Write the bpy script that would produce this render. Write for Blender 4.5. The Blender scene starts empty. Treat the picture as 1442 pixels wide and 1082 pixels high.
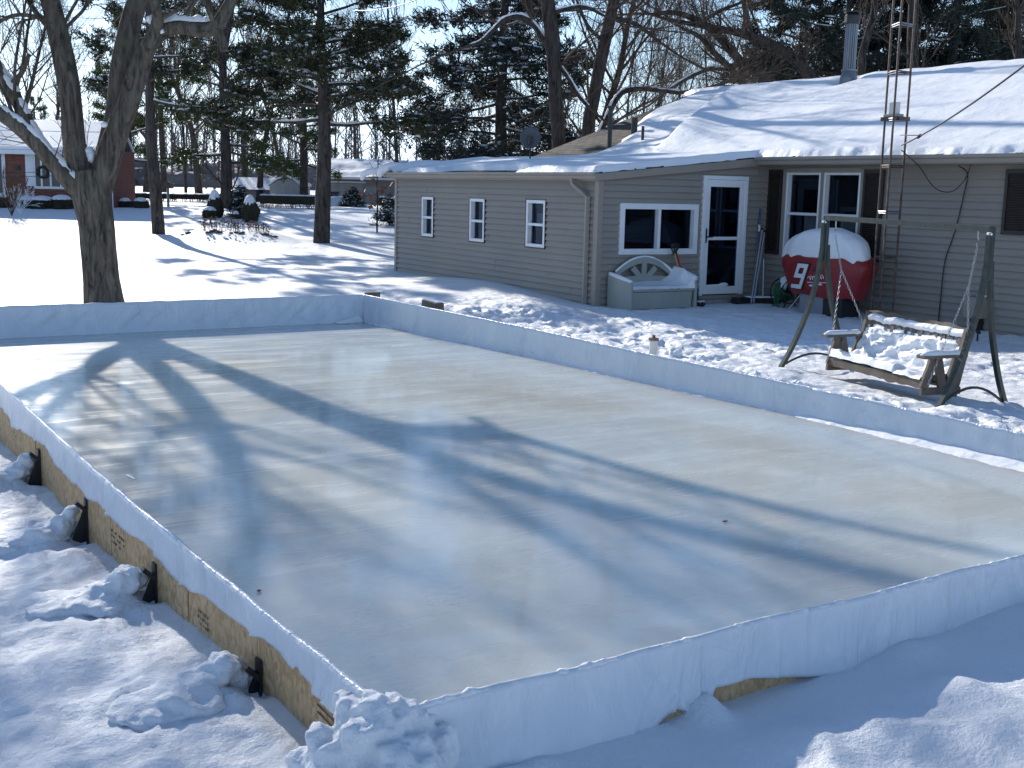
import bpy, math, random
import numpy as np
from mathutils import Vector, Matrix, noise as mn

SC = bpy.context.scene
COL = SC.collection
# ---------------------------------------------------------------- camera
RW = np.array([[0.855924, -0.516585, 0.023104], [0.064428, 0.150796, 0.986463], [-0.513077, -0.842861, 0.162342]])
_u, _s, _v = np.linalg.svd(RW); RW = _u @ _v
EYE = np.array([0.0, 0.0, 2.1])
FPX, CX, CY = 1665.86, 721.0, 541.0
cam = bpy.data.cameras.new('camera')
cam.sensor_width = 36.0
cam.lens = FPX * 36.0 / 1442.0
cam.clip_start = 0.05
cam.clip_end = 3000.0
camo = bpy.data.objects.new('camera', cam)
COL.objects.link(camo)
M4 = Matrix([list(RW.T[i]) + [EYE[i]] for i in range(3)] + [[0, 0, 0, 1]])
camo.matrix_world = M4
SC.camera = camo
# ---------------------------------------------------------------- light
SUN_AZ, SUN_EL = math.radians(86), math.radians(24)
SDIR = Vector((math.cos(SUN_AZ) * math.cos(SUN_EL), math.sin(SUN_AZ) * math.cos(SUN_EL), math.sin(SUN_EL)))
W = bpy.data.worlds.new('World'); SC.world = W
W.use_nodes = True
wn, wl = W.node_tree.nodes, W.node_tree.links
sky = wn.new('ShaderNodeTexSky'); sky.sky_type = 'NISHITA'; sky.sun_disc = False
sky.sun_elevation = SUN_EL
sky.sun_rotation = math.pi / 2 - SUN_AZ
sky.altitude = 200; sky.air_density = 1.0; sky.dust_density = 0.15; sky.ozone_density = 2.2
wn['Background'].inputs[1].default_value = 0.12
tint = wn.new('ShaderNodeMix'); tint.data_type = 'RGBA'; tint.blend_type = 'MULTIPLY'; tint.inputs[0].default_value = 1.0
tint.inputs[7].default_value = (.90, 1.0, 1.12, 1)      # cold clear winter sky
# pale band of air low over the horizon and thin drifting clouds
tcw = wn.new('ShaderNodeTexCoord'); sxy = wn.new('ShaderNodeSeparateXYZ'); wl.new(tcw.outputs['Generated'], sxy.inputs[0])
bw = wn.new('ShaderNodeRGBToBW'); wl.new(sky.outputs[0], bw.inputs[0])
pale = wn.new('ShaderNodeMix'); pale.data_type = 'RGBA'; pale.blend_type = 'MULTIPLY'; pale.inputs[0].default_value = 1.0; pale.inputs[7].default_value = (.90, 1.0, 1.10, 1); wl.new(bw.outputs[0], pale.inputs[6])
hz0 = wn.new('ShaderNodeMapRange'); hz0.inputs[1].default_value = .0; hz0.inputs[2].default_value = .22; hz0.inputs[3].default_value = .85; hz0.inputs[4].default_value = 0.0; wl.new(sxy.outputs[2], hz0.inputs[0])
mh = wn.new('ShaderNodeMix'); mh.data_type = 'RGBA'; wl.new(hz0.outputs[0], mh.inputs[0]); wl.new(sky.outputs[0], mh.inputs[6]); wl.new(pale.outputs[2], mh.inputs[7])
mpw = wn.new('ShaderNodeMapping'); mpw.inputs['Scale'].default_value = (1.0, 1.0, 3.2); wl.new(tcw.outputs['Generated'], mpw.inputs[0])
nzw = wn.new('ShaderNodeTexNoise'); nzw.inputs['Scale'].default_value = 2.6; nzw.inputs['Detail'].default_value = 6; nzw.inputs['Roughness'].default_value = .55; wl.new(mpw.outputs[0], nzw.inputs[0])
crw = wn.new('ShaderNodeMapRange'); crw.inputs[1].default_value = .52; crw.inputs[2].default_value = .70; crw.inputs[3].default_value = 0.0; crw.inputs[4].default_value = .75; wl.new(nzw.outputs[0], crw.inputs[0])
cb2 = wn.new('ShaderNodeMix'); cb2.data_type = 'RGBA'; cb2.blend_type = 'MULTIPLY'; cb2.inputs[0].default_value = 1.0; cb2.inputs[7].default_value = (1.6, 1.64, 1.68, 1); wl.new(pale.outputs[2], cb2.inputs[6])
mc = wn.new('ShaderNodeMix'); mc.data_type = 'RGBA'; wl.new(crw.outputs[0], mc.inputs[0]); wl.new(mh.outputs[2], mc.inputs[6]); wl.new(cb2.outputs[2], mc.inputs[7])
wl.new(mc.outputs[2], tint.inputs[6]); wl.new(tint.outputs[2], wn['Background'].inputs[0])
sl = bpy.data.lights.new('sun', 'SUN'); sl.energy = 5.0; sl.angle = math.radians(0.7); sl.color = (1.0, 0.95, 0.87)
slo = bpy.data.objects.new('sun', sl); COL.objects.link(slo)
slo.rotation_euler = (-SDIR).to_track_quat('-Z', 'Y').to_euler()
slo.location = (0, 0, 30)
vs = SC.view_settings
vs.view_transform = 'Standard'; vs.look = 'None'; vs.gamma = 1.0; vs.use_curve_mapping = False
vs.exposure = 0.33
SC.cycles.max_bounces = 6
SC.cycles.diffuse_bounces = 3
SC.cycles.transparent_max_bounces = 8

FWD = np.array([0.519974, 0.854182, 0.0])

# ---------------------------------------------------------------- placement helpers (photo direction -> place on a real plane)
def ray(px, py):
    return RW.T @ np.array([px - CX, CY - py, -FPX])
def on_plane(px, py, val, axis=2):
    w = ray(px, py); t = (val - EYE[axis]) / w[axis]
    return EYE + t * w
def at_dist(px, py, d):
    w = ray(px, py)
    return EYE + w * (d / (w @ FWD))

# ---------------------------------------------------------------- object helpers
ORG = {}
def T(o, label=None, cat=None, group=None, kind=None):
    if label: o['label'] = label
    if cat: o['category'] = cat
    if group: o['group'] = group
    if kind: o['kind'] = kind
    return o
def empty(name, loc):
    o = bpy.data.objects.new(name, None); COL.objects.link(o)
    o.empty_display_size = 0.2
    o.location = tuple(float(a) for a in loc)
    ORG[o.name] = np.array([float(a) for a in loc])
    return o
def mesh_obj(name, V, F, mats, parent=None, origin=None, smooth=False, midx=None):
    if parent is not None: og = ORG[parent.name]
    elif origin is not None: og = np.array(origin, float)
    else: og = np.zeros(3)
    V = np.asarray(V, float) - og
    me = bpy.data.meshes.new(name)
    if isinstance(F, np.ndarray):
        n = F.shape[1]
        me.vertices.add(len(V)); me.vertices.foreach_set('co', V.ravel())
        me.loops.add(F.size); me.loops.foreach_set('vertex_index', F.ravel().astype(np.int32))
        me.polygons.add(len(F))
        me.polygons.foreach_set('loop_start', np.arange(0, F.size, n, dtype=np.int32))
        me.update(calc_edges=True)
    else:
        me.from_pydata(V.tolist(), [], F)
        me.update()
    if not isinstance(mats, (list, tuple)): mats = [mats]
    for m in mats: me.materials.append(m)
    if midx is not None: me.polygons.foreach_set('material_index', np.asarray(midx, np.int32))
    if smooth: me.polygons.foreach_set('use_smooth', np.ones(len(me.polygons), bool))
    me.validate()
    o = bpy.data.objects.new(name, me); COL.objects.link(o)
    if parent is not None: o.parent = parent
    else: o.location = tuple(og)
    ORG[o.name] = og
    return o
class MB:
    def __init__(s): s.V = []; s.F = []; s.M = []
    def add(s, V, F, m=0):
        b = len(s.V); s.V += [tuple(map(float, v)) for v in V]
        for f in F: s.F.append([b + i for i in f]); s.M.append(m)
    def box(s, x0, x1, y0, y1, z0, z1, m=0):
        V = [(x, y, z) for z in (z0, z1) for y in (y0, y1) for x in (x0, x1)]
        s.add(V, [(0, 2, 3, 1), (4, 5, 7, 6), (0, 1, 5, 4), (2, 6, 7, 3), (0, 4, 6, 2), (1, 3, 7, 5)], m)
    def obox(s, c, a, b, h, m=0):
        c, a, b, h = [np.array(q, float) for q in (c, a, b, h)]
        V = [c + i * a + j * b + k * h for k in (-1, 1) for j in (-1, 1) for i in (-1, 1)]
        s.add(V, [(0, 2, 3, 1), (4, 5, 7, 6), (0, 1, 5, 4), (2, 6, 7, 3), (0, 4, 6, 2), (1, 3, 7, 5)], m)
    def tube(s, P, R, n=8, m=0, cap=True, sq=None):
        P = [np.array(p, float) for p in P]
        if not hasattr(R, '__len__'): R = [R] * len(P)
        b = len(s.V); up = None
        for i, p in enumerate(P):
            t = (P[min(i + 1, len(P) - 1)] - P[max(i - 1, 0)]); t = t / (np.linalg.norm(t) + 1e-9)
            if up is None:
                up = np.cross(t, (0, 0, 1) if abs(t[2]) < .9 else (1, 0, 0)); up /= np.linalg.norm(up)
            else:
                up = up - t * (up @ t); up /= (np.linalg.norm(up) + 1e-9)
            w = np.cross(t, up)
            for k in range(n):
                a = 2 * math.pi * (k + .5 * (sq is not None)) / n
                rr = R[i] * (1.0 if sq is None else 1.0 / 0.7071 * sq)
                q = p + rr * (math.cos(a) * up + math.sin(a) * w)
                s.V.append(tuple(q))
        for i in range(len(P) - 1):
            for k in range(n):
                k2 = (k + 1) % n
                s.F.append([b + i * n + k, b + i * n + k2, b + (i + 1) * n + k2, b + (i + 1) * n + k]); s.M.append(m)
        if cap:
            s.F.append([b + k for k in range(n)][::-1]); s.M.append(m)
            e = b + (len(P) - 1) * n
            s.F.append([e + k for k in range(n)]); s.M.append(m)
    def prism(s, poly, off, m=0):
        """poly: list of 3d points, off: extrusion vector"""
        n = len(poly); off = np.array(off, float)
        V = [np.array(p, float) for p in poly] + [np.array(p, float) + off for p in poly]
        F = [list(range(n))[::-1], list(range(n, 2 * n))] + [[i, (i + 1) % n, n + (i + 1) % n, n + i] for i in range(n)]
        s.add(V, F, m)
    def blob(s, c, rx, ry, rz, m=0, seed=0, amp=.18, nu=10, nv=6, zmin=-1.0, fr=1.6):
        c = np.array(c, float); V = []; F = []
        for j in range(nv + 1):
            v = -math.pi / 2 + math.pi * j / nv
            for i in range(nu):
                u = 2 * math.pi * i / nu
                d = np.array([math.cos(u) * math.cos(v), math.sin(u) * math.cos(v), max(math.sin(v), zmin)])
                k = 1 + amp * mn.noise(Vector((d[0] * fr + seed * 3.1, d[1] * fr - seed * 1.7, d[2] * fr + seed)))
                V.append(c + d * (rx, ry, rz) * k)
        for j in range(nv):
            for i in range(nu):
                i2 = (i + 1) % nu
                F.append((j * nu + i, j * nu + i2, (j + 1) * nu + i2, (j + 1) * nu + i))
        s.add(V, F, m)
    def build(s, name, mats, parent=None, origin=None, smooth=False):
        return mesh_obj(name, np.array(s.V), s.F, mats, parent, origin, smooth, s.M)
def bevel(o, w=.01, seg=2):
    md = o.modifiers.new('bevel', 'BEVEL'); md.width = w; md.segments = seg; md.limit_method = 'ANGLE'; md.angle_limit = math.radians(40)
    return o
def copy_tree(o, loc=None, parent=None):
    c = o.copy(); COL.objects.link(c)
    if parent is not None: c.parent = parent
    elif loc is not None: c.location = tuple(float(a) for a in loc)
    for ch in list(o.children): copy_tree(ch, None, c)
    ORG[c.name] = ORG[o.name]
    return c
def smooth_path(P, R, n=4):
    """Catmull-Rom through points and radii"""
    P = [np.array(p, float) for p in P]; Q = []; S = []
    for i in range(len(P) - 1):
        p0, p1, p2, p3 = P[max(i - 1, 0)], P[i], P[i + 1], P[min(i + 2, len(P) - 1)]
        for k in range(n):
            t = k / n
            Q.append(.5 * ((2 * p1) + (-p0 + p2) * t + (2 * p0 - 5 * p1 + 4 * p2 - p3) * t * t + (-p0 + 3 * p1 - 3 * p2 + p3) * t ** 3))
            S.append(R[i] * (1 - t) + R[i + 1] * t)
    Q.append(P[-1]); S.append(R[-1])
    return Q, S

# ---------------------------------------------------------------- vector noise for heightfields
def _hash(ix, iy, seed):
    h = (ix.astype(np.int64) * 374761393 + iy.astype(np.int64) * 668265263 + seed * 974634777) & 0x7fffffff
    h = ((h ^ (h >> 13)) * 1274126177) & 0x7fffffff
    return ((h ^ (h >> 16)) & 0xffff) / 65535.0
def vnoise(x, y, seed=0):
    ix = np.floor(x); iy = np.floor(y); fx = x - ix; fy = y - iy
    fx = fx * fx * fx * (fx * (fx * 6 - 15) + 10); fy = fy * fy * fy * (fy * (fy * 6 - 15) + 10)
    a = _hash(ix, iy, seed); b = _hash(ix + 1, iy, seed); c = _hash(ix, iy + 1, seed); d = _hash(ix + 1, iy + 1, seed)
    return (a + (b - a) * fx + (c - a) * fy + (a - b - c + d) * fx * fy) * 2 - 1
def fbm(x, y, sc, octv=4, seed=0, gain=.5):
    r = 0; a = 1; t = 0; k = 1.0 / sc
    for i in range(octv):
        ca, sa = math.cos(i * 1.1 + .4), math.sin(i * 1.1 + .4)
        r = r + a * vnoise((x * ca - y * sa) * k, (x * sa + y * ca) * k, seed + i * 17); t += a; a *= gain; k *= 2.07
    return r / t
def sstep(a, b, x):
    t = np.clip((x - a) / (b - a), 0, 1); return t * t * (3 - 2 * t)

# ---------------------------------------------------------------- materials
def mat(name, col=(.5, .5, .5), rough=.6, metal=0, spec=.5):
    m = bpy.data.materials.new(name); m.use_nodes = True
    b = m.node_tree.nodes['Principled BSDF']
    b.inputs['Base Color'].default_value = (*col, 1); b.inputs['Roughness'].default_value = rough
    b.inputs['Metallic'].default_value = metal; b.inputs['Specular IOR Level'].default_value = spec
    return m
def nodes(m): return m.node_tree.nodes, m.node_tree.links, m.node_tree.nodes['Principled BSDF']
def coords(m, scale=(1, 1, 1), rot=(0, 0, 0), kind='Object'):
    n, l, b = nodes(m)
    tc = n.new('ShaderNodeTexCoord'); mp = n.new('ShaderNodeMapping'); mp.inputs['Scale'].default_value = scale
    mp.inputs['Rotation'].default_value = rot
    l.new(tc.outputs[kind], mp.inputs['Vector']); return mp.outputs[0]
def noise_tex(m, vec, scale=5, detail=5, rough=.55, dist=0):
    n, l, b = nodes(m); t = n.new('ShaderNodeTexNoise')
    t.inputs['Scale'].default_value = scale; t.inputs['Detail'].default_value = detail
    t.inputs['Roughness'].default_value = rough; t.inputs['Distortion'].default_value = dist
    l.new(vec, t.inputs['Vector']); return t.outputs['Fac']
def ramp(m, fac, stops):
    n, l, b = nodes(m); r = n.new('ShaderNodeValToRGB'); l.new(fac, r.inputs[0])
    e = r.color_ramp.elements
    while len(e) < len(stops): e.new(.5)
    for k, (p, c) in enumerate(stops):
        e[k].position = p; e[k].color = (*c, 1) if hasattr(c, '__len__') else (c, c, c, 1)
    return r.outputs[0]
def bumpn(m, h, strength=.5, dist=.02, normal=None):
    n, l, b = nodes(m); k = n.new('ShaderNodeBump'); k.inputs['Strength'].default_value = strength
    k.inputs['Distance'].default_value = dist; l.new(h, k.inputs['Height'])
    if normal is not None: l.new(normal, k.inputs['Normal'])
    l.new(k.outputs[0], b.inputs['Normal']); return k.outputs[0]
def mixc(m, f, a, b2):
    n, l, b = nodes(m); k = n.new('ShaderNodeMix'); k.data_type = 'RGBA'
    for s, v in ((k.inputs[0], f), (k.inputs[6], a), (k.inputs[7], b2)):
        if hasattr(v, 'links'): l.new(v, s)
        elif hasattr(v, '__len__'): s.default_value = (*v, 1)
        else: s.default_value = v
    return k.outputs[2]
def noisy(name, c1, c2, scale=4, rough=.7, stretch=(1, 1, 1), bump=.3, bd=.01, detail=6, metal=0, p=(.35, .65), spec=.5):
    m = mat(name, c1, rough, metal, spec); n, l, b = nodes(m)
    v = coords(m, stretch); f = noise_tex(m, v, scale, detail)
    l.new(ramp(m, f, [(p[0], c1), (p[1], c2)]), b.inputs['Base Color'])
    if bump: bumpn(m, noise_tex(m, v, scale * 3, 4), bump, bd)
    return m

def snow_material(name='snow', base=(.87, .885, .91), fine=1.0):
    m = mat(name, base, .55, 0, .35); n, l, b = nodes(m)
    v = coords(m)
    h1 = noise_tex(m, v, 7, 8, .68); h2 = noise_tex(m, v, 60, 4, .65)
    k = bumpn(m, h1, .55 * fine, .07)
    bumpn(m, h2, .5 * fine, .012, k)
    vt = n.new('ShaderNodeTexVoronoi'); vt.inputs['Scale'].default_value = 160; l.new(v, vt.inputs['Vector'])
    # crystals: small patches of low roughness
    rr = ramp(m, vt.outputs['Distance'], [(.08, .18), (.16, .55)])
    l.new(rr, b.inputs['Roughness'])
    c = ramp(m, noise_tex(m, v, 2.3, 5), [(.3, tuple(q * .955 for q in base)), (.7, base)])
    l.new(c, b.inputs['Base Color'])
    return m
MS = snow_material()
MS_SOFT = snow_material('snow_soft', (.88, .89, .91), .5)

def ice_material():
    m = mat('ice', (.45, .46, .44), .25, 0, .5); n, l, b = nodes(m)
    v = coords(m)
    big = noise_tex(m, v, .35, 4, .5, .6)
    mid = noise_tex(m, v, 1.3, 5, .55, 1.0)
    vs_ = coords(m, (.35, 2.2, 1), (0, 0, .55))
    st = noise_tex(m, vs_, 2.0, 6, .6, .8)
    c0 = ramp(m, big, [(.28, (.50, .495, .435)), (.46, (.54, .56, .52)), (.62, (.51, .56, .57)), (.78, (.59, .64, .645))])
    c1 = mixc(m, ramp(m, mid, [(.45, 0.0), (.75, .55)]), c0, (.68, .745, .73))
    c2 = mixc(m, ramp(m, st, [(.58, 0.0), (.88, .14)]), c1, (.72, .77, .76))
    vf = coords(m, (1, 1, 1), (0, 0, .3))
    sp = noise_tex(m, vf, 14, 3, .5)
    c3 = mixc(m, ramp(m, sp, [(.74, 0.0), (.80, .35)]), c2, (.75, .77, .78))
    l.new(c3, b.inputs['Base Color'])
    l.new(ramp(m, st, [(.3, .16), (.7, .34)]), b.inputs['Roughness'])
    f1 = noise_tex(m, coords(m, (1.2, 6, 1), (0, 0, .5)), 5, 5, .6)
    k = bumpn(m, f1, .12, .02)
    bumpn(m, noise_tex(m, v, 60, 2), .08, .004, k)
    b.inputs['Specular IOR Level'].default_value = .45
    b.inputs['Subsurface Weight'].default_value = .75; b.inputs['Subsurface Radius'].default_value = (.6, .9, 1.1); b.inputs['Subsurface Scale'].default_value = .9
    b.inputs['Coat Weight'].default_value = .45; b.inputs['Coat Roughness'].default_value = .07
    b.inputs['Coat IOR'].default_value = 1.31
    return m
M_ICE = ice_material()

def osb_material():
    m = mat('osb', (.42, .29, .15), .75); n, l, b = nodes(m)
    v = coords(m, (1, 1, 1))
    vo = n.new('ShaderNodeTexVoronoi'); vo.inputs['Scale'].default_value = 60; l.new(coords(m, (1, .8, .5)), vo.inputs['Vector'])
    sep = n.new('ShaderNodeSeparateColor'); l.new(vo.outputs['Color'], sep.inputs[0])
    c = ramp(m, sep.outputs[0], [(.0, (.40, .24, .115)), (.45, (.56, .37, .19)), (.8, (.67, .47, .27)), (1, (.47, .30, .15))])
    c = mixc(m, ramp(m, noise_tex(m, v, 2.2, 4), [(.35, 0.0), (.75, .5)]), c, (.52, .31, .14))
    l.new(c, b.inputs['Base Color']); bumpn(m, sep.outputs[1], .3, .003)
    return m
M_OSB = osb_material()
M_LINER = mat('liner', (.74, .77, .82), .36)
def _l():
    n, l, b = nodes(M_LINER)
    v1 = coords(M_LINER, (2.2, 2.2, .9), (.6, .5, 0)); v2 = coords(M_LINER, (5, 5, 1.2), (-.5, .7, 0))
    f1 = noise_tex(M_LINER, v1, 1.6, 5, .6, 1.2); f2 = noise_tex(M_LINER, v2, 2.0, 4, .6, .6)
    l.new(ramp(M_LINER, f1, [(.3, (.66, .70, .76)), (.7, (.76, .79, .83))]), b.inputs['Base Color'])
    k = bumpn(M_LINER, f1, .8, .05); bumpn(M_LINER, f2, .5, .02, k)
_l()
def siding_material():
    m = mat('siding', (.36, .32, .27), .55, 0, .3); n, l, b = nodes(m)
    v = coords(m, (.5, .5, 1))
    f = noise_tex(m, v, 1.2, 5)
    l.new(ramp(m, f, [(.3, (.275, .25, .22)), (.7, (.32, .29, .255))]), b.inputs['Base Color'])
    bumpn(m, noise_tex(m, coords(m, (3, 3, 40)), 8, 3), .15, .002)
    return m
M_SIDING = siding_material()
M_TRIM = noisy('tan_trim', (.27, .24, .205), (.30, .265, .225), 2, .5, bump=.05)
M_WHITE = noisy('white_frame', (.74, .76, .78), (.80, .81, .82), 5, .45, bump=.05)
M_DARKSH = noisy('dark_shutter', (.022, .017, .015), (.032, .024, .02), 6, .5, bump=.1)
def glass_material(name='glass', tint=(.75, .8, .85)):
    m = mat(name, tint, .02); n, l, b = nodes(m)
    out = n['Material Output']
    tr = n.new('ShaderNodeBsdfTransparent'); tr.inputs[0].default_value = (*tint, 1)
    gl = n.new('ShaderNodeBsdfGlossy'); gl.inputs['Roughness'].default_value = .02; gl.inputs[0].default_value = (.55, .72, 1.0, 1)
    fr = n.new('ShaderNodeFresnel'); fr.inputs[0].default_value = 1.42
    mx = n.new('ShaderNodeMixShader'); l.new(fr.outputs[0], mx.inputs[0]); l.new(tr.outputs[0], mx.inputs[1]); l.new(gl.outputs[0], mx.inputs[2])
    l.new(mx.outputs[0], out.inputs['Surface']); return m
M_GLASS = glass_material(tint=(.45, .5, .56))
M_ROOM = mat('room', (.012, .012, .014), .9)
M_CURT = noisy('curtain', (.50, .52, .52), (.62, .62, .60), 8, .9, (6, 6, .3), .5, .02)
def shingle_material():
    m = mat('shingles', (.1, .085, .07), .9, 0, .2); n, l, b = nodes(m)
    br = n.new('ShaderNodeTexBrick'); v = coords(m, (1, 1, 1), (0, 0, math.pi / 2))
    l.new(v, br.inputs['Vector']); br.inputs['Scale'].default_value = 1
    br.inputs['Brick Width'].default_value = .32; br.inputs['Row Height'].default_value = .14; br.inputs['Mortar Size'].default_value = .016
    br.inputs['Color1'].default_value = (.15, .13, .11, 1); br.inputs['Color2'].default_value = (.055, .048, .042, 1); br.inputs['Mortar'].default_value = (.025, .022, .02, 1)
    c = mixc(m, ramp(m, noise_tex(m, coords(m), 8, 5), [(.35, 0.0), (.8, .6)]), br.outputs['Color'], (.06, .055, .05))
    l.new(c, b.inputs['Base Color']); bumpn(m, br.outputs['Fac'], -1.0, .03)
    return m
M_SHING = shingle_material()
def bark_material(name, c1, c2, c3=(.12, .13, .09)):
    m = mat(name, c1, .95, 0, .15); n, l, b = nodes(m)
    v = coords(m, (1, 1, .18))
    f = noise_tex(m, v, 11, 8, .68, .9)
    c = ramp(m, f, [(.34, tuple(q * .22 for q in c1)), (.5, c1), (.68, c2)])
    c = mixc(m, ramp(m, noise_tex(m, coords(m), 3, 5), [(.5, 0.0), (.75, .5)]), c, c3)
    l.new(c, b.inputs['Base Color'])
    bumpn(m, f, 1.0, .05)
    return m
M_BARK = bark_material('bark_grey', (.115, .097, .08), (.20, .175, .145))
M_BARKD = bark_material('bark_dark', (.062, .053, .047), (.10, .088, .078), (.06, .057, .05))
M_BARKP = bark_material('bark_pine', (.070, .060, .055), (.12, .103, .093), (.085, .082, .076))
M_TWIG = mat('twig', (.085, .062, .048), .9, 0, .2)
def needle_material(name, c1, c2):
    m = mat(name, c1, .8, 0, .25); n, l, b = nodes(m)
    f = noise_tex(m, coords(m), 1.4, 4)
    l.new(ramp(m, f, [(.35, c1), (.68, c2)]), b.inputs['Base Color']); return m
M_NEED = needle_material('needles', (.030, .038, .020), (.058, .066, .034))
M_NEEDB = needle_material('needles_blue', (.022, .031, .025), (.043, .055, .042))
M_STEELG = noisy('swing_steel', (.03, .042, .038), (.055, .068, .058), 12, .42, bump=.1, bd=.002, metal=.3)
M_WOODG = noisy('weathered_wood', (.085, .068, .052), (.17, .14, .11), 5, .8, (1, 1, 1), .4, .004, p=(.3, .7))
M_CHAIN = mat('chain', (.45, .45, .44), .35, .9)
M_RUST = noisy('rusty_steel', (.07, .045, .035), (.15, .11, .09), 9, .6, bump=.2, bd=.003, metal=.4)
M_GALV = noisy('galvanised', (.13, .145, .17), (.22, .24, .265), 6, .42, (1, 1, .2), .1, .003, metal=.6)
M_BLACK = noisy('black_plastic', (.012, .012, .014), (.025, .025, .028), 8, .45, bump=.1, bd=.002)
M_RED = noisy('red_cover', (.22, .014, .018), (.30, .024, .028), 3, .42, bump=.3, bd=.01)
M_BENCH = noisy('bench_plastic', (.29, .31, .285), (.34, .355, .325), 3, .5, (1, 1, .3), .08, .003)
M_PIPE = noisy('white_pvc', (.62, .60, .55), (.74, .73, .70), 6, .5, bump=.1)
M_LETTER = mat('white_print', (.72, .73, .76), .5)
M_LETTERK = mat('black_print', (.02, .02, .025), .5)
M_BLUE = mat('blue_handle', (.03, .06, .16), .45)
M_GREEN = mat('green_hose', (.02, .13, .05), .45)
M_ALU = mat('aluminium', (.55, .57, .6), .35, .7)
M_WOODH = mat('wooden_handle', (.36, .24, .12), .6)
M_REDH = mat('red_handle', (.38, .02, .02), .45)
M_BRICK = mat('brick', (.2, .07, .05), .85)
def _b():
    n, l, b = nodes(M_BRICK); br = n.new('ShaderNodeTexBrick')
    tc = n.new('ShaderNodeTexCoord'); sx = n.new('ShaderNodeSeparateXYZ'); cb = n.new('ShaderNodeCombineXYZ'); ad = n.new('ShaderNodeMath')
    l.new(tc.outputs['Object'], sx.inputs[0]); l.new(sx.outputs[0], ad.inputs[0]); l.new(sx.outputs[1], ad.inputs[1])
    l.new(ad.outputs[0], cb.inputs[0]); l.new(sx.outputs[2], cb.inputs[1]); l.new(cb.outputs[0], br.inputs['Vector'])
    br.inputs['Scale'].default_value = 1; br.inputs['Brick Width'].default_value = .22; br.inputs['Row Height'].default_value = .075; br.inputs['Mortar Size'].default_value = .008
    br.inputs['Color1'].default_value = (.16, .045, .032, 1); br.inputs['Color2'].default_value = (.22, .07, .05, 1); br.inputs['Mortar'].default_value = (.18, .12, .10, 1)
    l.new(br.outputs['Color'], b.inputs['Base Color'])
_b()
M_SHEDW = noisy('shed_metal', (.30, .32, .33), (.36, .38, .39), 3, .5, (1, 1, .3))
M_GARW = noisy('garage_wall', (.27, .25, .24), (.31, .29, .275), 2, .7)
M_REDROOF = noisy('red_shingle', (.16, .05, .035), (.22, .08, .06), 6, .9)
M_HEDGE = noisy('hedge_twigs', (.022, .022, .014), (.05, .042, .028), 14, .95, bump=.8, bd=.04)
M_DRY = noisy('dry_stems', (.10, .055, .03), (.17, .10, .06), 14, .9, bump=0)
M_FARW = noisy('far_wood', (.10, .085, .08), (.14, .12, .11), 3, .95, bump=0)
# ---------------------------------------------------------------- rink outline (board tops), from the photo's corners
NL, NR = (1.72, 3.54), (9.0, 3.93)          # near left, near right corners
FL, FR = (1.33, 16.80), (7.60, 17.05)       # far left, far right
def lerp(a, b, t): return a + (b - a) * t
def left_x(y): return float(np.interp(y, [3.54, 5, 7, 9, 11, 16.8], [1.68, 1.61, 1.52, 1.49, 1.45, 1.33]))
def right_x(y): return float(np.interp(y, [3.9, 5.8, 8.4, 10.5, 12.8, 17.05], [8.55, 8.40, 8.27, 8.10, 7.98, 7.60]))
def near_y(x): return 3.54 + .052 * (x - 1.72)
def far_y(x): return 16.80 + .04 * (x - 1.33)
def top_left(y): return float(np.interp(y, [3.5, 6, 11, 16.8], [.285, .315, .35, .42]))
def top_right(y): return float(np.interp(y, [3.9, 5.8, 11, 17.05], [.23, .25, .33, .42]))
lxv = lambda y: np.interp(y, [3.54, 5, 7, 9, 11, 16.8], [1.68, 1.61, 1.52, 1.49, 1.45, 1.33])
rxv = lambda y: np.interp(y, [3.9, 5.8, 8.4, 10.5, 12.8, 17.05], [8.55, 8.40, 8.27, 8.10, 7.98, 7.60])
BRACKETS = [11.35, 9.15, 7.62, 6.14, 4.68]

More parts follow.
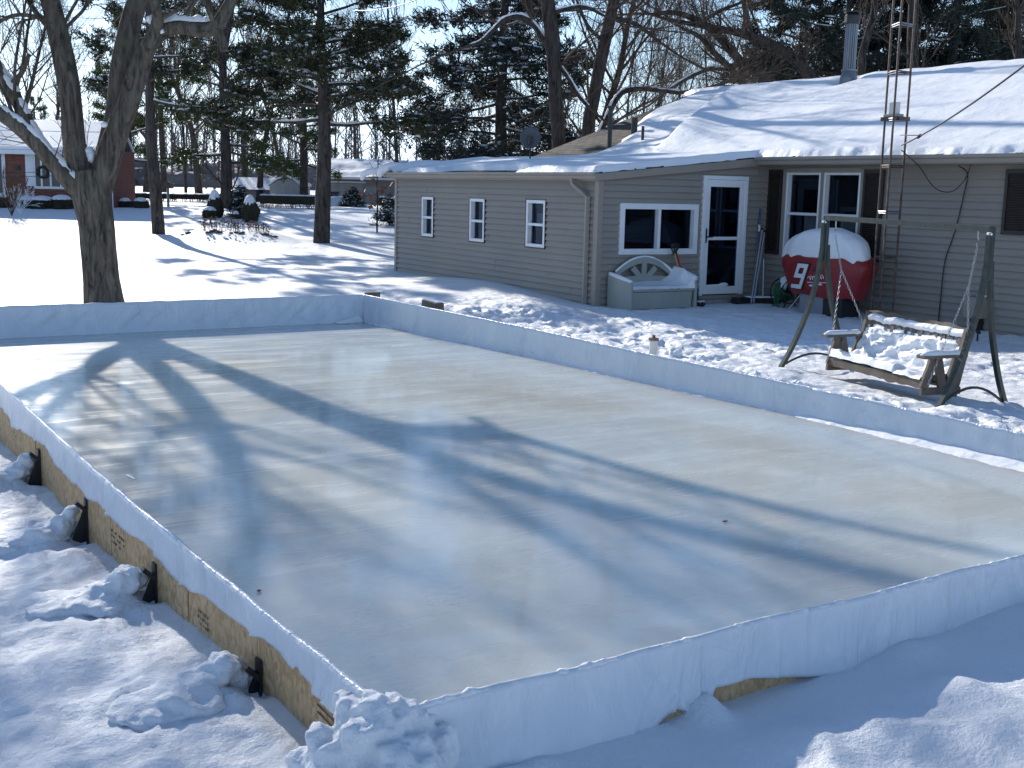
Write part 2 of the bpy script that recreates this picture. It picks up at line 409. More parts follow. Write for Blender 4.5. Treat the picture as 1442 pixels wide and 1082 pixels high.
# ---------------------------------------------------------------- the snow ground
def ground_h(x, y, detail=True):
    x = np.asarray(x, float); y = np.asarray(y, float)
    s = FWD[0] * x + FWD[1] * y
    lat = RW[0][0] * x + RW[0][1] * y
    g = np.interp(s, [-30, 4, 10, 14, 18, 22, 27, 34, 40, 45, 50, 55, 65, 80, 110, 400], [-.05, -.05, 0, .05, .10, .13, .17, .24, .38, .66, .94, 1.0, 1.1, 1.2, 1.35, 1.5])
    # left of the rink the lawn lies lower
    gl = np.interp(y, [0, 3.5, 4.8, 5.6, 6.5, 7.5, 9.5, 12, 17, 20], [-.06, -.04, -.04, -.06, -.11, -.18, -.16, -.22, -.05, .12])
    wl_ = sstep(3.0, 1.0, x) * sstep(21, 17, y)
    g = g * (1 - wl_) + gl * wl_
    # near side
    wn_ = sstep(4.6, 3.6, y) * sstep(1.2, 2.0, x)
    gn = -.05 + .07 * sstep(4.1, 5.6, x)
    g = g * (1 - wn_) + gn * wn_
    # right towards the house front: falls away to the right
    wr = sstep(8.2, 9.0, x) * sstep(14.5, 11.0, y) * sstep(18.5, 17, y)
    g = g * (1 - wr) + (.09 - .09 * sstep(10.5, 15.5, x) * sstep(14.5, 11, y) + .07 * sstep(15.0, 15.8, x)) * wr
    if detail:
        # drift along the extension wall
        g = g + .17 * np.exp(-((x - 11.55) / .75) ** 2 - ((y - 20.2) / 2.2) ** 2) + .05 * np.exp(-((x - 11.0) / .5) ** 2 - ((y - 17.3) / .8) ** 2)
        g = g + .05 * np.exp(-((x - 9.9) / .9) ** 2) * sstep(15, 17, y) * sstep(23, 20, y)
        # bank outside the right boards
        rx = rxv(y)
        g = g + (.10 + .05 * fbm(x, y, .8, 3, 5)) * np.exp(-((x - rx - .35) / .30) ** 2) * sstep(17.4, 16.5, y) * sstep(3, 5, y) * (.55 + .45 * sstep(8, 10, y))
        g = g + .07 * np.exp(-((x - 9.35) / .35) ** 2 - ((y - 9.7) / .5) ** 2) + .05 * np.exp(-((x - 9.3) / .3) ** 2 - ((y - 7.0) / .5) ** 2)
        # trampled yard between rink and house
        tr = sstep(8.2, 8.8, x) * sstep(16.8, 15.2, y + .25 * (x - 9)) * sstep(17.5, 12.5, x + .4 * (y - 8)) * sstep(2, 4, y)
        tr = np.maximum(tr, sstep(8.0, 8.6, x) * sstep(12.2, 10.0, x) * sstep(20, 16.5, y) * sstep(7, 9, y))
        tr = np.maximum(tr, .45 * sstep(9, 11, x) * sstep(16.6, 15.8, y) * sstep(9, 11, y))
        calm = 1 - .88 * np.exp(-np.abs((x - 10.5) / 1.15) ** 3 - np.abs((y - 8.5) / 1.9) ** 3)
        lump = 1 - np.abs(fbm(x, y, .55, 3, 31)) * 2.6
        lump2 = 1 - np.abs(fbm(x, y, .22, 3, 57)) * 2.4
        g = g + tr * calm * (.042 * lump + .030 * lump2 + .035 * fbm(x, y, 1.1, 3, 12) + .008 * (1 - np.abs(fbm(x, y, .1, 2, 97)) * 2))
        # boot prints across the trampled yard
        rp = random.Random(12)
        for k in range(70):
            cx = rp.uniform(8.7, 11.9); cy = rp.uniform(10.8, 17.0) if k % 3 else rp.uniform(5.5, 8.2); an = rp.uniform(-.6, .6)
            u = (x - cx) * math.cos(an) + (y - cy) * math.sin(an); v = -(x - cx) * math.sin(an) + (y - cy) * math.cos(an)
            q = np.exp(-np.abs(u / .065) ** 4 - np.abs(v / .15) ** 4)
            g = g - .045 * q + .018 * np.exp(-((np.hypot(u / .1, v / .19) - 1) / .25) ** 2)
        # foreground relief
        fl = sstep(1.7, 1.35, x) * sstep(16, 10, y)
        fb = fbm(x, y, .9, 4, 3); fs = fbm(x, y, .20, 4, 9); rid = 1 - np.abs(fbm(x, y, .42, 4, 21)) * 2
        g = g + fl * (.035 * fb + .028 * fs + .022 * rid + .004 * fbm(x, y, .06, 2, 71) + .013 * (1 - np.abs(fbm(x, y, .13, 3, 61)) * 2.2))
        edge_n = sstep(3.35, 2.95, y - .02 * x) * sstep(1.0, 1.8, x)
        g = g + edge_n * (.045 + .045 * (1 - np.abs(fbm(x, y, .75, 5, 77, .42)) * 2.4) + .04 * fbm(x, y, .55, 4, 4, .42) + .006 * fbm(x, y, .07, 3, 14)) * sstep(2.0, 3.4, x)
        nb = sstep(1.2, 2.0, x) * sstep(3.6, 3.2, y)
        g = g + nb * (.022 * fbm(x, y, .5, 4, 41) + .006 * fbm(x, y, .12, 3, 43))
        # heaps beside the board braces
        for yb in BRACKETS:
            xb = lxv(yb) - .26
            g = g + (.03 + .05 * fbm(x, y, .16, 3, 88)) * np.exp(-np.abs((x - xb) / .13) ** 2.2 - np.abs((y - yb + .03 + .5 * (x - xb) + .10 * fbm(x, y, .2, 2, 80)) / .075) ** 2.2) + .035 * np.exp(-((x - xb + .25) / .3) ** 2 - ((y - yb - .16) / .13) ** 2)
            g = g - .07 * np.exp(-((x - lxv(yb) + .05) / .05) ** 2 - ((y - yb + .05) / .07) ** 2)
        # hollow around the gap under the near liner, and mound over its stakes
        g = g + .09 * np.exp(-((x - 3.15) / .07) ** 2 - ((y - 3.55) / .12) ** 2) + .05 * np.exp(-((x - 4.45) / .16) ** 2 - ((y - 3.58) / .12) ** 2)
        g = g + .05 * np.exp(-((x - 2.12) / .10) ** 2 - ((y - 3.45) / .08) ** 2) + .03 * np.exp(-((x - 2.3) / .08) ** 2 - ((y - 3.5) / .06) ** 2)
        # lawn
        lw = sstep(16.8, 17.6, y) * sstep(13, 10, x) + sstep(22, 26, s)
        lw = np.clip(lw, 0, 1)
        g = g + lw * (.035 * fbm(x, y, 6, 3, 2) + .010 * fbm(x, y, .9, 3, 6))
        # animal and foot tracks on the lawn
        for (x0, y0, x1, y1, n) in ((8.6, 17.4, 10.9, 25.5, 22), (4.9, 18.3, 8.2, 17.9, 9), (1.0, 24.6, 6.0, 24.2, 14)):
            for k in range(n):
                t = (k + .5) / n; cx = x0 + (x1 - x0) * t + .10 * math.sin(k * 2.6); cy = y0 + (y1 - y0) * t + .12 * math.cos(k * 1.9)
                g = g - .05 * np.exp(-((x - cx) / .09) ** 2 - ((y - cy) / .13) ** 2)
        # raised bed edge on the lawn
        bx, by = BED
        dx = (x - bx) * FWD[1] - (y - by) * FWD[0]; dy = (x - bx) * FWD[0] + (y - by) * FWD[1]
        g = g + .30 * np.exp(-(dx / 1.5) ** 4 - (dy / 1.6) ** 4)
        g = g + .10 * np.exp(-((dy - .2) / .8) ** 2) * sstep(.5, -1.5, dx) * sstep(-16, -4, dx)
    # pit under the rink
    inx = sstep(0, .03, x - (lxv(y) + .02)) * sstep(0, .03, (rxv(y) - .05) - x)
    iny = sstep(0, .03, y - (3.56 + .052 * (x - 1.72))) * sstep(0, .03, (16.78 + .04 * (x - 1.33)) - y)
    ins = inx * iny
    return g * (1 - ins) + (-.35) * ins
def hit_ground(px, py, lo=3, hi=400):
    w = ray(px, py); w = w / (w @ FWD)
    a = None
    ts = np.concatenate([np.arange(lo, 70, .1), np.arange(70, hi, 1.0)])
    P = EYE[None] + ts[:, None] * w[None]
    gz = ground_h(P[:, 0], P[:, 1], False)
    k = np.argmax(P[:, 2] <= gz)
    if P[k, 2] > gz[k]: k = len(ts) - 1
    p = P[k].copy(); p[2] = gz[k]
    return p
BED = (0, 0)
BED = tuple(hit_ground(330, 338)[:2])
def gz(x, y): return float(ground_h(np.array([x]), np.array([y]))[0])

def axis(segs):
    v = [segs[0][0]]
    for a, b, st in segs:
        n = max(1, int(round((b - a) / st))); v += list(a + (b - a) * (np.arange(n) + 1) / n)
    return np.array(v)
gx = [-.9]; st = .05
while gx[0] > -500: gx.insert(0, gx[0] - st); st *= 1.11
gx2 = [16.5]; st = .12
while gx2[-1] < 600: gx2.append(gx2[-1] + st); st *= 1.09
X = np.concatenate([gx[:-1], axis([(-.9, 5.2, .028), (5.2, 8.0, .06), (8.0, 12.6, .035), (12.6, 16.5, .06)]), gx2[1:]])
gy = [1.6]; st = .06
while gy[0] > -150: gy.insert(0, gy[0] - st); st *= 1.15
gy2 = [28.]; st = .13
while gy2[-1] < 700: gy2.append(gy2[-1] + st); st *= 1.045
Y = np.concatenate([gy[:-1], axis([(1.6, 5.0, .026), (5.0, 13, .042), (13, 18.5, .05), (18.5, 28, .11)]), gy2[1:]])
XX, YY = np.meshgrid(X, Y)
ZZ = ground_h(XX, YY)
V = np.stack([XX.ravel(), YY.ravel(), ZZ.ravel()], 1)
nx, ny = len(X), len(Y)
ii, jj = np.meshgrid(np.arange(nx - 1), np.arange(ny - 1)); b0 = (jj * nx + ii).ravel()
F = np.stack([b0, b0 + 1, b0 + nx + 1, b0 + nx], 1)
g = mesh_obj('ground', V, F, MS, smooth=True); T(g, kind='structure')
g['label'] = 'snow covered ground with trampled tracks and drifts'

# ---------------------------------------------------------------- ice sheet
ys = np.linspace(3.60, 16.75, 110)
V = []; F = []
for i, y in enumerate(ys):
    for t in np.linspace(0, 1, 41):
        x = lxv(y) + .02 + (rxv(y) - .035 - lxv(y) - .02) * t
        yy = y if 0 < i < len(ys) - 1 else (near_y(x) + .02 if i == 0 else far_y(x) - .02)
        V.append((x, max(yy, near_y(x) + .02), 0))
for i in range(109):
    for j in range(40): F.append((i * 41 + j, i * 41 + j + 1, (i + 1) * 41 + j + 1, (i + 1) * 41 + j))
ice = mesh_obj('ice', V, F, M_ICE); T(ice, kind='structure'); ice['label'] = 'smooth grey frozen surface of the backyard rink'

# ---------------------------------------------------------------- rink frame
rk = empty('rink_frame', (5.0, 10.2, 0))
T(rk, 'long low board frame of the backyard ice rink with white plastic liner', 'rink frame')
def panel_run(name, pts, tops, bot, thick, nrm, label=None):
    """a strip of board following pts, thickness to the outside nrm"""
    V = []; F = []
    for k, ((x, y), t) in enumerate(zip(pts, tops)):
        V += [(x, y, bot), (x, y, t), (x + nrm[0] * thick, y + nrm[1] * thick, t), (x + nrm[0] * thick, y + nrm[1] * thick, bot)]
    n = len(pts)
    for k in range(n - 1):
        for j in range(4):
            j2 = (j + 1) % 4
            F.append((4 * k + j, 4 * (k + 1) + j, 4 * (k + 1) + j2, 4 * k + j2))
    F += [(0, 1, 2, 3), (4 * (n - 1) + 3, 4 * (n - 1) + 2, 4 * (n - 1) + 1, 4 * (n - 1))]
    o = mesh_obj(name, V, F, M_OSB, rk)
    if label: o['label'] = label
    return o
# left boards: separate osb panels with visible joints
cuts = [3.57, 4.72, 5.62, 7.0, 7.75, 9.3, 11.0, 13.4, 16.8]
for a, b in zip(cuts[:-1], cuts[1:]):
    yy = np.linspace(a + .004, b - .004, 6)
    off = random.Random(a).uniform(-.004, .004)
    panel_run('board', [(left_x(y) + off, y) for y in yy], [top_left(y) - .012 for y in yy], -.36, .014, (-1, 0))
cuts = [1.70, 3.13, 5.4, 7.7, 8.52]
for a, b in zip(cuts[:-1], cuts[1:]):
    xx = np.linspace(a + .004, b - .004, 5)
    panel_run('board', [(x, near_y(x)) for x in xx], [lerp(.275, .225, (x - 1.7) / 7) for x in xx], -.36, .014, (0, -1))
cuts = [3.95, 6.3, 8.7, 11.1, 13.5, 17.0]
for a, b in zip(cuts[:-1], cuts[1:]):
    yy = np.linspace(a + .004, b - .004, 4)
    panel_run('board', [(right_x(y), y) for y in yy], [top_right(y) - .012 for y in yy], -.36, .014, (1, 0))
cuts = [1.36, 3.4, 5.5, 7.58]
for a, b in zip(cuts[:-1], cuts[1:]):
    xx = np.linspace(a + .004, b - .004, 4)
    panel_run('board', [(x, far_y(x)) for x in xx], [.405 for x in xx], -.36, .014, (0, 1))

# liner: swept cross section, each side its own sheet. s runs along the side, k along the profile
def liner_side(label, n, base, inward, top, prof, amp=1.0, folds=(), ax=0):
    """base(t)->(x,y) board line; inward unit vector; prof(t)->list of (offset_inwards, z, crinkle)"""
    V = []; F = []; m = None
    for i in range(n + 1):
        t = i / n; x, y = base(t); P = prof(t); m = len(P)
        for (o_, z, c) in P:
            wob = c * amp * (.6 * mn.noise(Vector((x * 5, y * 5, z * 1.5))) + .5 * mn.noise(Vector((x * 1.5 + z * 3, y * 1.5 - z * 3, 4.2))))
            q3 = Vector((x * 1.9 + z * 2.2, y * 1.9 + z * 2.2, 9.1)); q4 = Vector((x * 4.5 - z * 5, y * 4.5 - z * 5, 2.7))
            wob += c * amp * (.9 * (.45 - abs(mn.noise(q3))) + .55 * (.4 - abs(mn.noise(q4))))
            for (s0, sl_, am, wd) in folds:
                dd_ = ((x, y)[ax] - s0 - sl_ * (z - .3)) / wd
                if abs(dd_) < 4: wob += (c / .03) * am * (math.exp(-abs(dd_) * 1.3) - .5 * math.exp(-((dd_ - 1.6) / .9) ** 2)) * (1 if o_ > 0 else -1)
            off = o_ + wob
            off = max(off, .004) if o_ > .006 else (min(off, -.0175) if o_ < -.0155 else off)
            V.append((x + inward[0] * off, y + inward[1] * off, z))
    for i in range(n):
        for k in range(m - 1): F.append((i * m + k, (i + 1) * m + k, (i + 1) * m + k + 1, i * m + k + 1))
    o = mesh_obj('liner', V, F, M_LINER, rk, smooth=True); o['label'] = label
    sd = o.modifiers.new('thickness', 'SOLIDIFY'); sd.thickness = .003; sd.offset = 0
    return o
def prof_std(tz, zflap, foot=.04, outoff=.02, nin=9, nout=7, cr=.02):
    P = []
    for k in range(nin):
        u = k / (nin - 1); z = -.03 + (tz + .03) * u
        P.append((foot * (1 - u) ** 2.2 + .008, z, cr * math.sin(math.pi * min(1, u * 1.05)) + .002))
    P.append((0.0, tz + .004, .002)); P.append((-.014, tz + .003, .002))
    for k in range(nout):
        u = (k + 1) / nout; z = tz + (zflap - tz) * u
        P.append((-.016 - outoff * u, z, cr * .6 * u + .001))
    return P
def flapz(y):      # lower edge of the outside flap on the left boards (scalloped)
    return .150 + .030 * math.sin(y * 2.9 + .6) + .012 * math.sin(y * 7.3) - .04 * max(0, 1 - abs(y - 6.9) * 2) + (.02 if y < 4.3 else 0) + .01 * mn.noise(Vector((y * 9, 0, 0)))
liner_side('left liner sheet with a wavy flap hanging outside', 900, lambda t: (left_x(3.56 + 13.2 * t), 3.56 + 13.2 * t), (1, 0), None,
           lambda t: prof_std(top_left(3.56 + 13.2 * t) + .006 * mn.noise(Vector((t * 60, 1, 0))) + .014 * mn.noise(Vector((t * 17, 5, 0))), flapz(3.56 + 13.2 * t), .05, .020, 9, 9, .055), ax=1, folds=[(7.05, .3, .02, .03), (6.9, -.6, .012, .02), (6.14, .2, .012, .02), (5.62, -.5, .010, .02), (4.95, .8, .012, .02), (4.72, 0, .012, .015), (4.3, .5, .014, .02), (4.1, .1, .018, .02), (3.95, -.3, .014, .015), (7.75, -.4, .012, .025), (8.4, .7, .010, .03), (9.3, 0, .014, .03), (10.2, .5, .012, .03)])
def near_flap(x):
    base = -.10
    gap = sstep(3.16, 3.22, x) * max(0.0, min(1.0, (4.18 - x) / .75))
    g2 = float(np.exp(-((x - 3.0) / .12) ** 2)) * (x < 3.13)
    return float(base + gap * (.145 - .03 * (x - 3.2)) + .09 * g2)
def near_top(x): return lerp(.283, .235, (x - 1.7) / 7) + .005 * math.sin(x * 4.1) + .008 * mn.noise(Vector((x * 3, 7, 0)))
liner_side('near liner sheet hanging over the outside of the boards', 900, lambda t: (1.70 + 6.85 * t, near_y(1.70 + 6.85 * t)), (0, 1), None,
           lambda t: prof_std(near_top(1.70 + 6.85 * t), near_flap(1.70 + 6.85 * t), .04, .035, 7, 16, .040), ax=0, folds=[(3.13, .0, .030, .016), (3.07, .25, .014, .014), (2.78, -.9, .016, .018), (2.45, -.6, .010, .02), (2.2, .5, .010, .02), (1.98, .2, .012, .018), (3.62, .1, .008, .02), (4.35, -1.2, .014, .02), (4.62, -.8, .012, .018), (5.2, .3, .008, .02), (2.95, .5, .012, .015)])
liner_side('right liner sheet below the trampled yard', 600, lambda t: (right_x(3.9 + 13.12 * t), 3.9 + 13.12 * t), (-1, 0), None,
           lambda t: prof_std(top_right(3.9 + 13.12 * t) + .008 * mn.noise(Vector((t * 30, 3, 0))), .06, .07, .03, 10, 4, .022), ax=1, folds=[(16.2 - .31 * k, .6 * math.sin(k * 1.7), .012 + .006 * math.sin(k * 2.3), .03) for k in range(14)] + [(11.4 - .8 * k, .5 * math.sin(k * 2.2), .012, .03) for k in range(9)])
liner_side('far liner sheet with slanting creases', 500, lambda t: (1.33 + 6.27 * t, far_y(1.33 + 6.27 * t)), (0, -1), None,
           lambda t: prof_std(.415 + .008 * mn.noise(Vector((t * 30, 9, 0))), .10, .10, .03, 12, 4, .035), ax=0, folds=[(1.5 + .37 * k + .1 * math.sin(k * 3.1), 1.3, .020 + .008 * math.sin(k * 1.9), .035) for k in range(16)])

# black folding braces behind the left boards
for yb in BRACKETS:
    x0 = left_x(yb) - .016
    mb = MB()
    zt = top_left(yb) - .24
    mb.prism([(x0, yb, zt), (x0 - .11, yb, -.20), (x0, yb, -.22)], (0, .012, 0))
    mb.box(x0 - .012, x0 - .001, yb - .03, yb + .03, -.25, zt + .02)
    mb.obox((x0 - .04, yb - .01, zt - .03), (.03, 0, -.03), (0, .022, 0), (.008, 0, .008))
    mb.build('brace', M_BLACK, rk)
BR = list(BRACKETS)

# snow riding on the liner: thin crust along the near top edge, clods in the corner, bank at the right foot
def crust(label, pts, w, h, seed, dens=70):
    P = [np.array(p, float) for p in pts]; L = [0]
    for a, b in zip(P[:-1], P[1:]): L.append(L[-1] + np.linalg.norm(b - a))
    n = int(L[-1] * dens); V = []; F = []; K = 7
    d = P[-1] - P[0]; d[2] = 0; d /= np.linalg.norm(d); nrm = np.array([-d[1], d[0], 0])
    for i in range(n + 1):
        s = L[-1] * i / n; k = min(np.searchsorted(L, s, 'right') - 1, len(P) - 2); u = (s - L[k]) / (L[k + 1] - L[k])
        c = P[k] * (1 - u) + P[k + 1] * u
        a = max(0.12, .62 + 1.0 * mn.noise(Vector((s * 3, seed, 0))) + .75 * mn.noise(Vector((s * 17, seed, 3))))
        for q in range(K):
            th = math.pi * q / (K - 1)
            jit = 1 + .5 * mn.noise(Vector((s * 40, q * 1.3, seed)))
            V.append(c + nrm * (math.cos(th) * w * a * jit) + np.array([0, 0, -.008 + math.sin(th) * h * a * jit]))
    for i in range(n):
        for q in range(K - 1): F.append((i * K + q, (i + 1) * K + q, (i + 1) * K + q + 1, i * K + q + 1))
    o = mesh_obj('snow', V, F, MS_SOFT, rk, smooth=True); o['label'] = label
    return o
crust('thin crust of snow along the top of the near liner', [(x, near_y(x) - .006, near_top(x) + .004) for x in np.linspace(1.75, 8.5, 40)], .014, .014, 1)
crust('line of frost on the top of the left liner', [(left_x(y) - .004, y, top_left(y) + .002) for y in np.linspace(3.8, 11, 50)], .006, .005, 2)
# bank at right foot on the ice
V = []; F = []; n = 420; K = 6
for i in range(n + 1):
    y = 3.98 + 12.7 * i / n; x = right_x(y) - .035
    w = max(.015, .07 + .16 * sstep(8.5, 5.5, y) + .06 * mn.noise(Vector((y * 1.3, 2, 0))) + .05 * mn.noise(Vector((y * 6, 4, 0))) + .02 * mn.noise(Vector((y * 25, 4, 0))) )
    for k in range(K):
        u = k / (K - 1)
        V.append((x - w * u, y, -.004 + (.05 + .03 * mn.noise(Vector((y * 3, u * 2, 0)))) * (1 - u) ** 1.5 + .006 * (1 - u) * (1 + mn.noise(Vector((y * 20, u * 5, 1))))))
for i in range(n):
    for k in range(K - 1): F.append((i * K + k, (i + 1) * K + k, (i + 1) * K + k + 1, i * K + k + 1))
o = mesh_obj('snow', V, F, MS_SOFT, rk, smooth=True); o['label'] = 'ragged strip of snow where the ice meets the right liner'
# near left corner: bundled liner buried in clods, many lumps fused into one crust by a voxel remesh
def fused(label, lumps, seed, vox=.010, rough=.022, soft=3):
    mb = MB()
    for k, (x, y, z, r, f) in enumerate(lumps):
        mb.blob((x, y, z), r, r * (1 + .25 * math.sin(k * 2.1)), r * f, seed=seed + k, amp=.55, nu=18, nv=12, fr=2.2)
    o = mb.build('snow', MS, rk, smooth=True); o['label'] = label
    m_ = o.modifiers.new('fuse', 'REMESH'); m_.mode = 'VOXEL'; m_.voxel_size = vox; m_.use_smooth_shade = True
    m_ = o.modifiers.new('soften', 'SMOOTH'); m_.factor = .5; m_.iterations = soft
    tx = bpy.data.textures.new('clods', 'CLOUDS'); tx.noise_scale = .045; tx.noise_depth = 3
    m_ = o.modifiers.new('rough', 'DISPLACE'); m_.texture = tx; m_.strength = rough; m_.mid_level = .5; m_.texture_coords = 'LOCAL'
    return o
fused('heap of snow clods over the bunched liner at the near corner',
      [(1.66, 3.60, .25, .085, .9), (1.73, 3.56, .24, .075, 1.0), (1.80, 3.54, .22, .060, .9), (1.61, 3.70, .23, .065, .9), (1.62, 3.80, .24, .040, .8), (1.63, 3.56, .12, .15, 1.1), (1.56, 3.62, .05, .16, 1.1), (1.68, 3.46, .04, .16, 1.2),
       (1.50, 3.72, .00, .13, .9), (1.46, 3.58, -.03, .16, .9), (1.58, 3.42, -.03, .18, .9), (1.76, 3.42, .03, .11, 1.2), (1.80, 3.34, -.03, .12, .8), (1.44, 3.74, -.04, .10, .8), (1.68, 3.30, -.05, .14, .8), (1.86, 3.50, .10, .07, 1.6), (1.42, 3.46, -.05, .13, .7)], 3)
for k, yb in enumerate(BR):
    x0 = left_x(yb); z0 = gz(x0 - .3, yb) - .02; zt = top_left(yb) - .26; rq = random.Random(k)
    L_ = [(x0 - .10, yb + .05, zt - .05, .060, .8), (x0 - .16, yb + .05, z0 + .07, .09, .8), (x0 - .09, yb + .09, z0 + .04, .06, .7), (x0 - .27, yb + .03, z0 + .02, .12, .55), (x0 - .38, yb + rq.uniform(-.05, .08), z0 - .01, .14, .42), (x0 - .22, yb + .14, z0 - .01, .11, .55), (x0 - .52, yb + rq.uniform(-.06, .06), z0 - .02, .14, .30), (x0 - .30, yb - .10, z0 - .02, .10, .4), (x0 - .14, yb + .10, z0 + .05, .06, .7)]
    fused('snow clods heaped against a black brace', [(a, b_, c_, r * rq.uniform(.8, 1.2), f) for (a, b_, c_, r, f) in L_], 40 + 9 * k, .011, .012, 12)
for k, (a0, y0, y1, n_) in enumerate(((.36, 8.6, 10.4, 13), (.34, 5.4, 7.3, 13), (.38, 11.6, 12.6, 6), (1.2, 10.6, 11.4, 5))):
    rq = random.Random(90 + k); L_ = []
    for i in range(n_):
        y = rq.uniform(y0, y1); x = right_x(y) + a0 + rq.gauss(0, .10); L_.append((x, y, gz(x, y) + .01, rq.uniform(.03, .085), rq.uniform(.6, .9)))
    fused('broken snow clods lying outside the right boards', L_, 70 + 11 * k, .012)
mb = MB()
fold = [((1.79, 3.46, .24), (1.775, 3.35, -.03), (1.83, 3.36, -.04))]
for a, b_, c_ in fold:
    a, b_, c_ = map(np.array, (a, b_, c_)); mid = (b_ + c_) / 2 + np.array([-.02, -.03, .0])
    mb.add([a, b_, mid, c_], [(0, 1, 2), (0, 2, 3)])
o = mb.build('liner', M_LINER, rk); o['label'] = 'stiff folds of liner sticking out of the corner snow'
o.modifiers.new('thickness', 'SOLIDIFY').thickness = .004
# snow at foot of far corner
mb = MB(); 
for k in range(5): mb.blob((7.45 - .07 * k, 16.93 - .02 * k, .01), .12, .09, .10 - .015 * k, seed=k, zmin=-.2)
o = mb.build('snow', MS_SOFT, rk, smooth=True); o['label'] = 'small pile of snow in the far corner of the rink'
# stamps on the osb
mb = MB(); rd = random.Random(4)
for (ya, za, w_, h_, cols) in ((10.15, .03, .10, .10, 4), (6.72, .04, .28, .10, 7), (5.32, .03, .16, .09, 5)):
    for c_ in range(cols):
        for r_ in range(3):
            y = ya + w_ * c_ / cols; z = za - h_ / 2 + h_ * r_ / 3; x = left_x(y) - .0195
            if rd.random() < .75: mb.box(x - .0006, x + .001, y, y + w_ / cols * rd.uniform(.2, .7), z, z + .012)
for k in range(3):
    y0, y1 = 3.93, 4.10; mb.box(left_x(4) - .0200, left_x(4) - .0185, y0, y1, .125 - .03 * k, .131 - .03 * k)
o = mb.build('stamp_marks', mat('stamp_ink', (.10, .065, .04), .8), rk)

# two cut logs / stakes behind the right board
lg = MB(); c = on_plane(618, 436, .33)
lg.obox((8.22, 15.86, .33), (.03, .30, 0), (.07, 0, 0), (0, 0, .075))
o = lg.build('wood_block', M_WOODG, origin=(8.22, 15.86, .25)); bevel(o, .012)
T(o, 'weathered wooden block standing in snow behind the right side boards', 'wood block')
lg = MB(); lg.obox((8.22, 15.86, .415), (.028, .28, 0), (.055, 0, 0), (0, 0, .012)); s_ = lg.build('snow', MS_SOFT, origin=(8.22, 15.86, .25)); s_.parent = o; s_.location = (0, 0, 0); bevel(s_, .01)
lg = MB(); lg.obox((7.80, 17.12, .37), (.12, 0, 0), (0, .045, 0), (0, 0, .075))
o = lg.build('corner_stake', M_WOODG, origin=(7.80, 17.12, .3)); bevel(o, .01)
T(o, 'short wooden stake end just outside the far corner of the rink', 'wood stake')
# pvc pipe with cap
c = np.array([8.80, 11.2, gz(8.8, 11.2)])
pt = empty('capped_pipe', c); T(pt, 'white plastic pipe with dark cap rising from the trampled snow', 'pipe')
mb = MB(); mb.tube([c + (0, 0, -.1), c + (0, 0, .22)], .052, 16); mb.build('pipe', M_PIPE, pt, smooth=False)
mb = MB(); mb.tube([c + (0, 0, .22), c + (0, 0, .25)], .062, 16); mb.tube([c + (0, 0, .25), c + (0, 0, .285)], .025, 4)
mb.build('cap', noisy('brown_cap', (.12, .08, .06), (.2, .14, .1), 9), pt)

rd = random.Random(8)
for k, (px, py, lb) in enumerate(((365, 833, 'dark curled leaf lying on the near left part of the ice'), (1021, 735, 'tiny dark leaf near the middle right of the ice'))):
    p = on_plane(px, py, .004); mb = MB(); a = rd.uniform(0, 3)
    P = [p + np.array([math.cos(a + t) * .014 * (1.5 if t in (0, 3) else .7), math.sin(a + t) * .014 * (1.5 if t in (0, 3) else .7), .006 * (t % 2)]) for t in (0, 1, 2, 3, 4, 5)]
    mb.prism(P, (0, 0, .003)); o = mb.build('leaf', M_DRY, origin=p); T(o, lb, 'leaf')
p = on_plane(184, 672, .004); d_ = on_plane(189, 675, .004) - on_plane(178, 669, .004); mb = MB(); mb.obox(p, d_ * .5, np.array([-d_[1], d_[0], 0]) * .05, (0, 0, .003)); o = mb.build('ice_sliver', MS_SOFT, origin=p); T(o, 'thin white sliver of ice lying near the left liner', 'ice sliver')
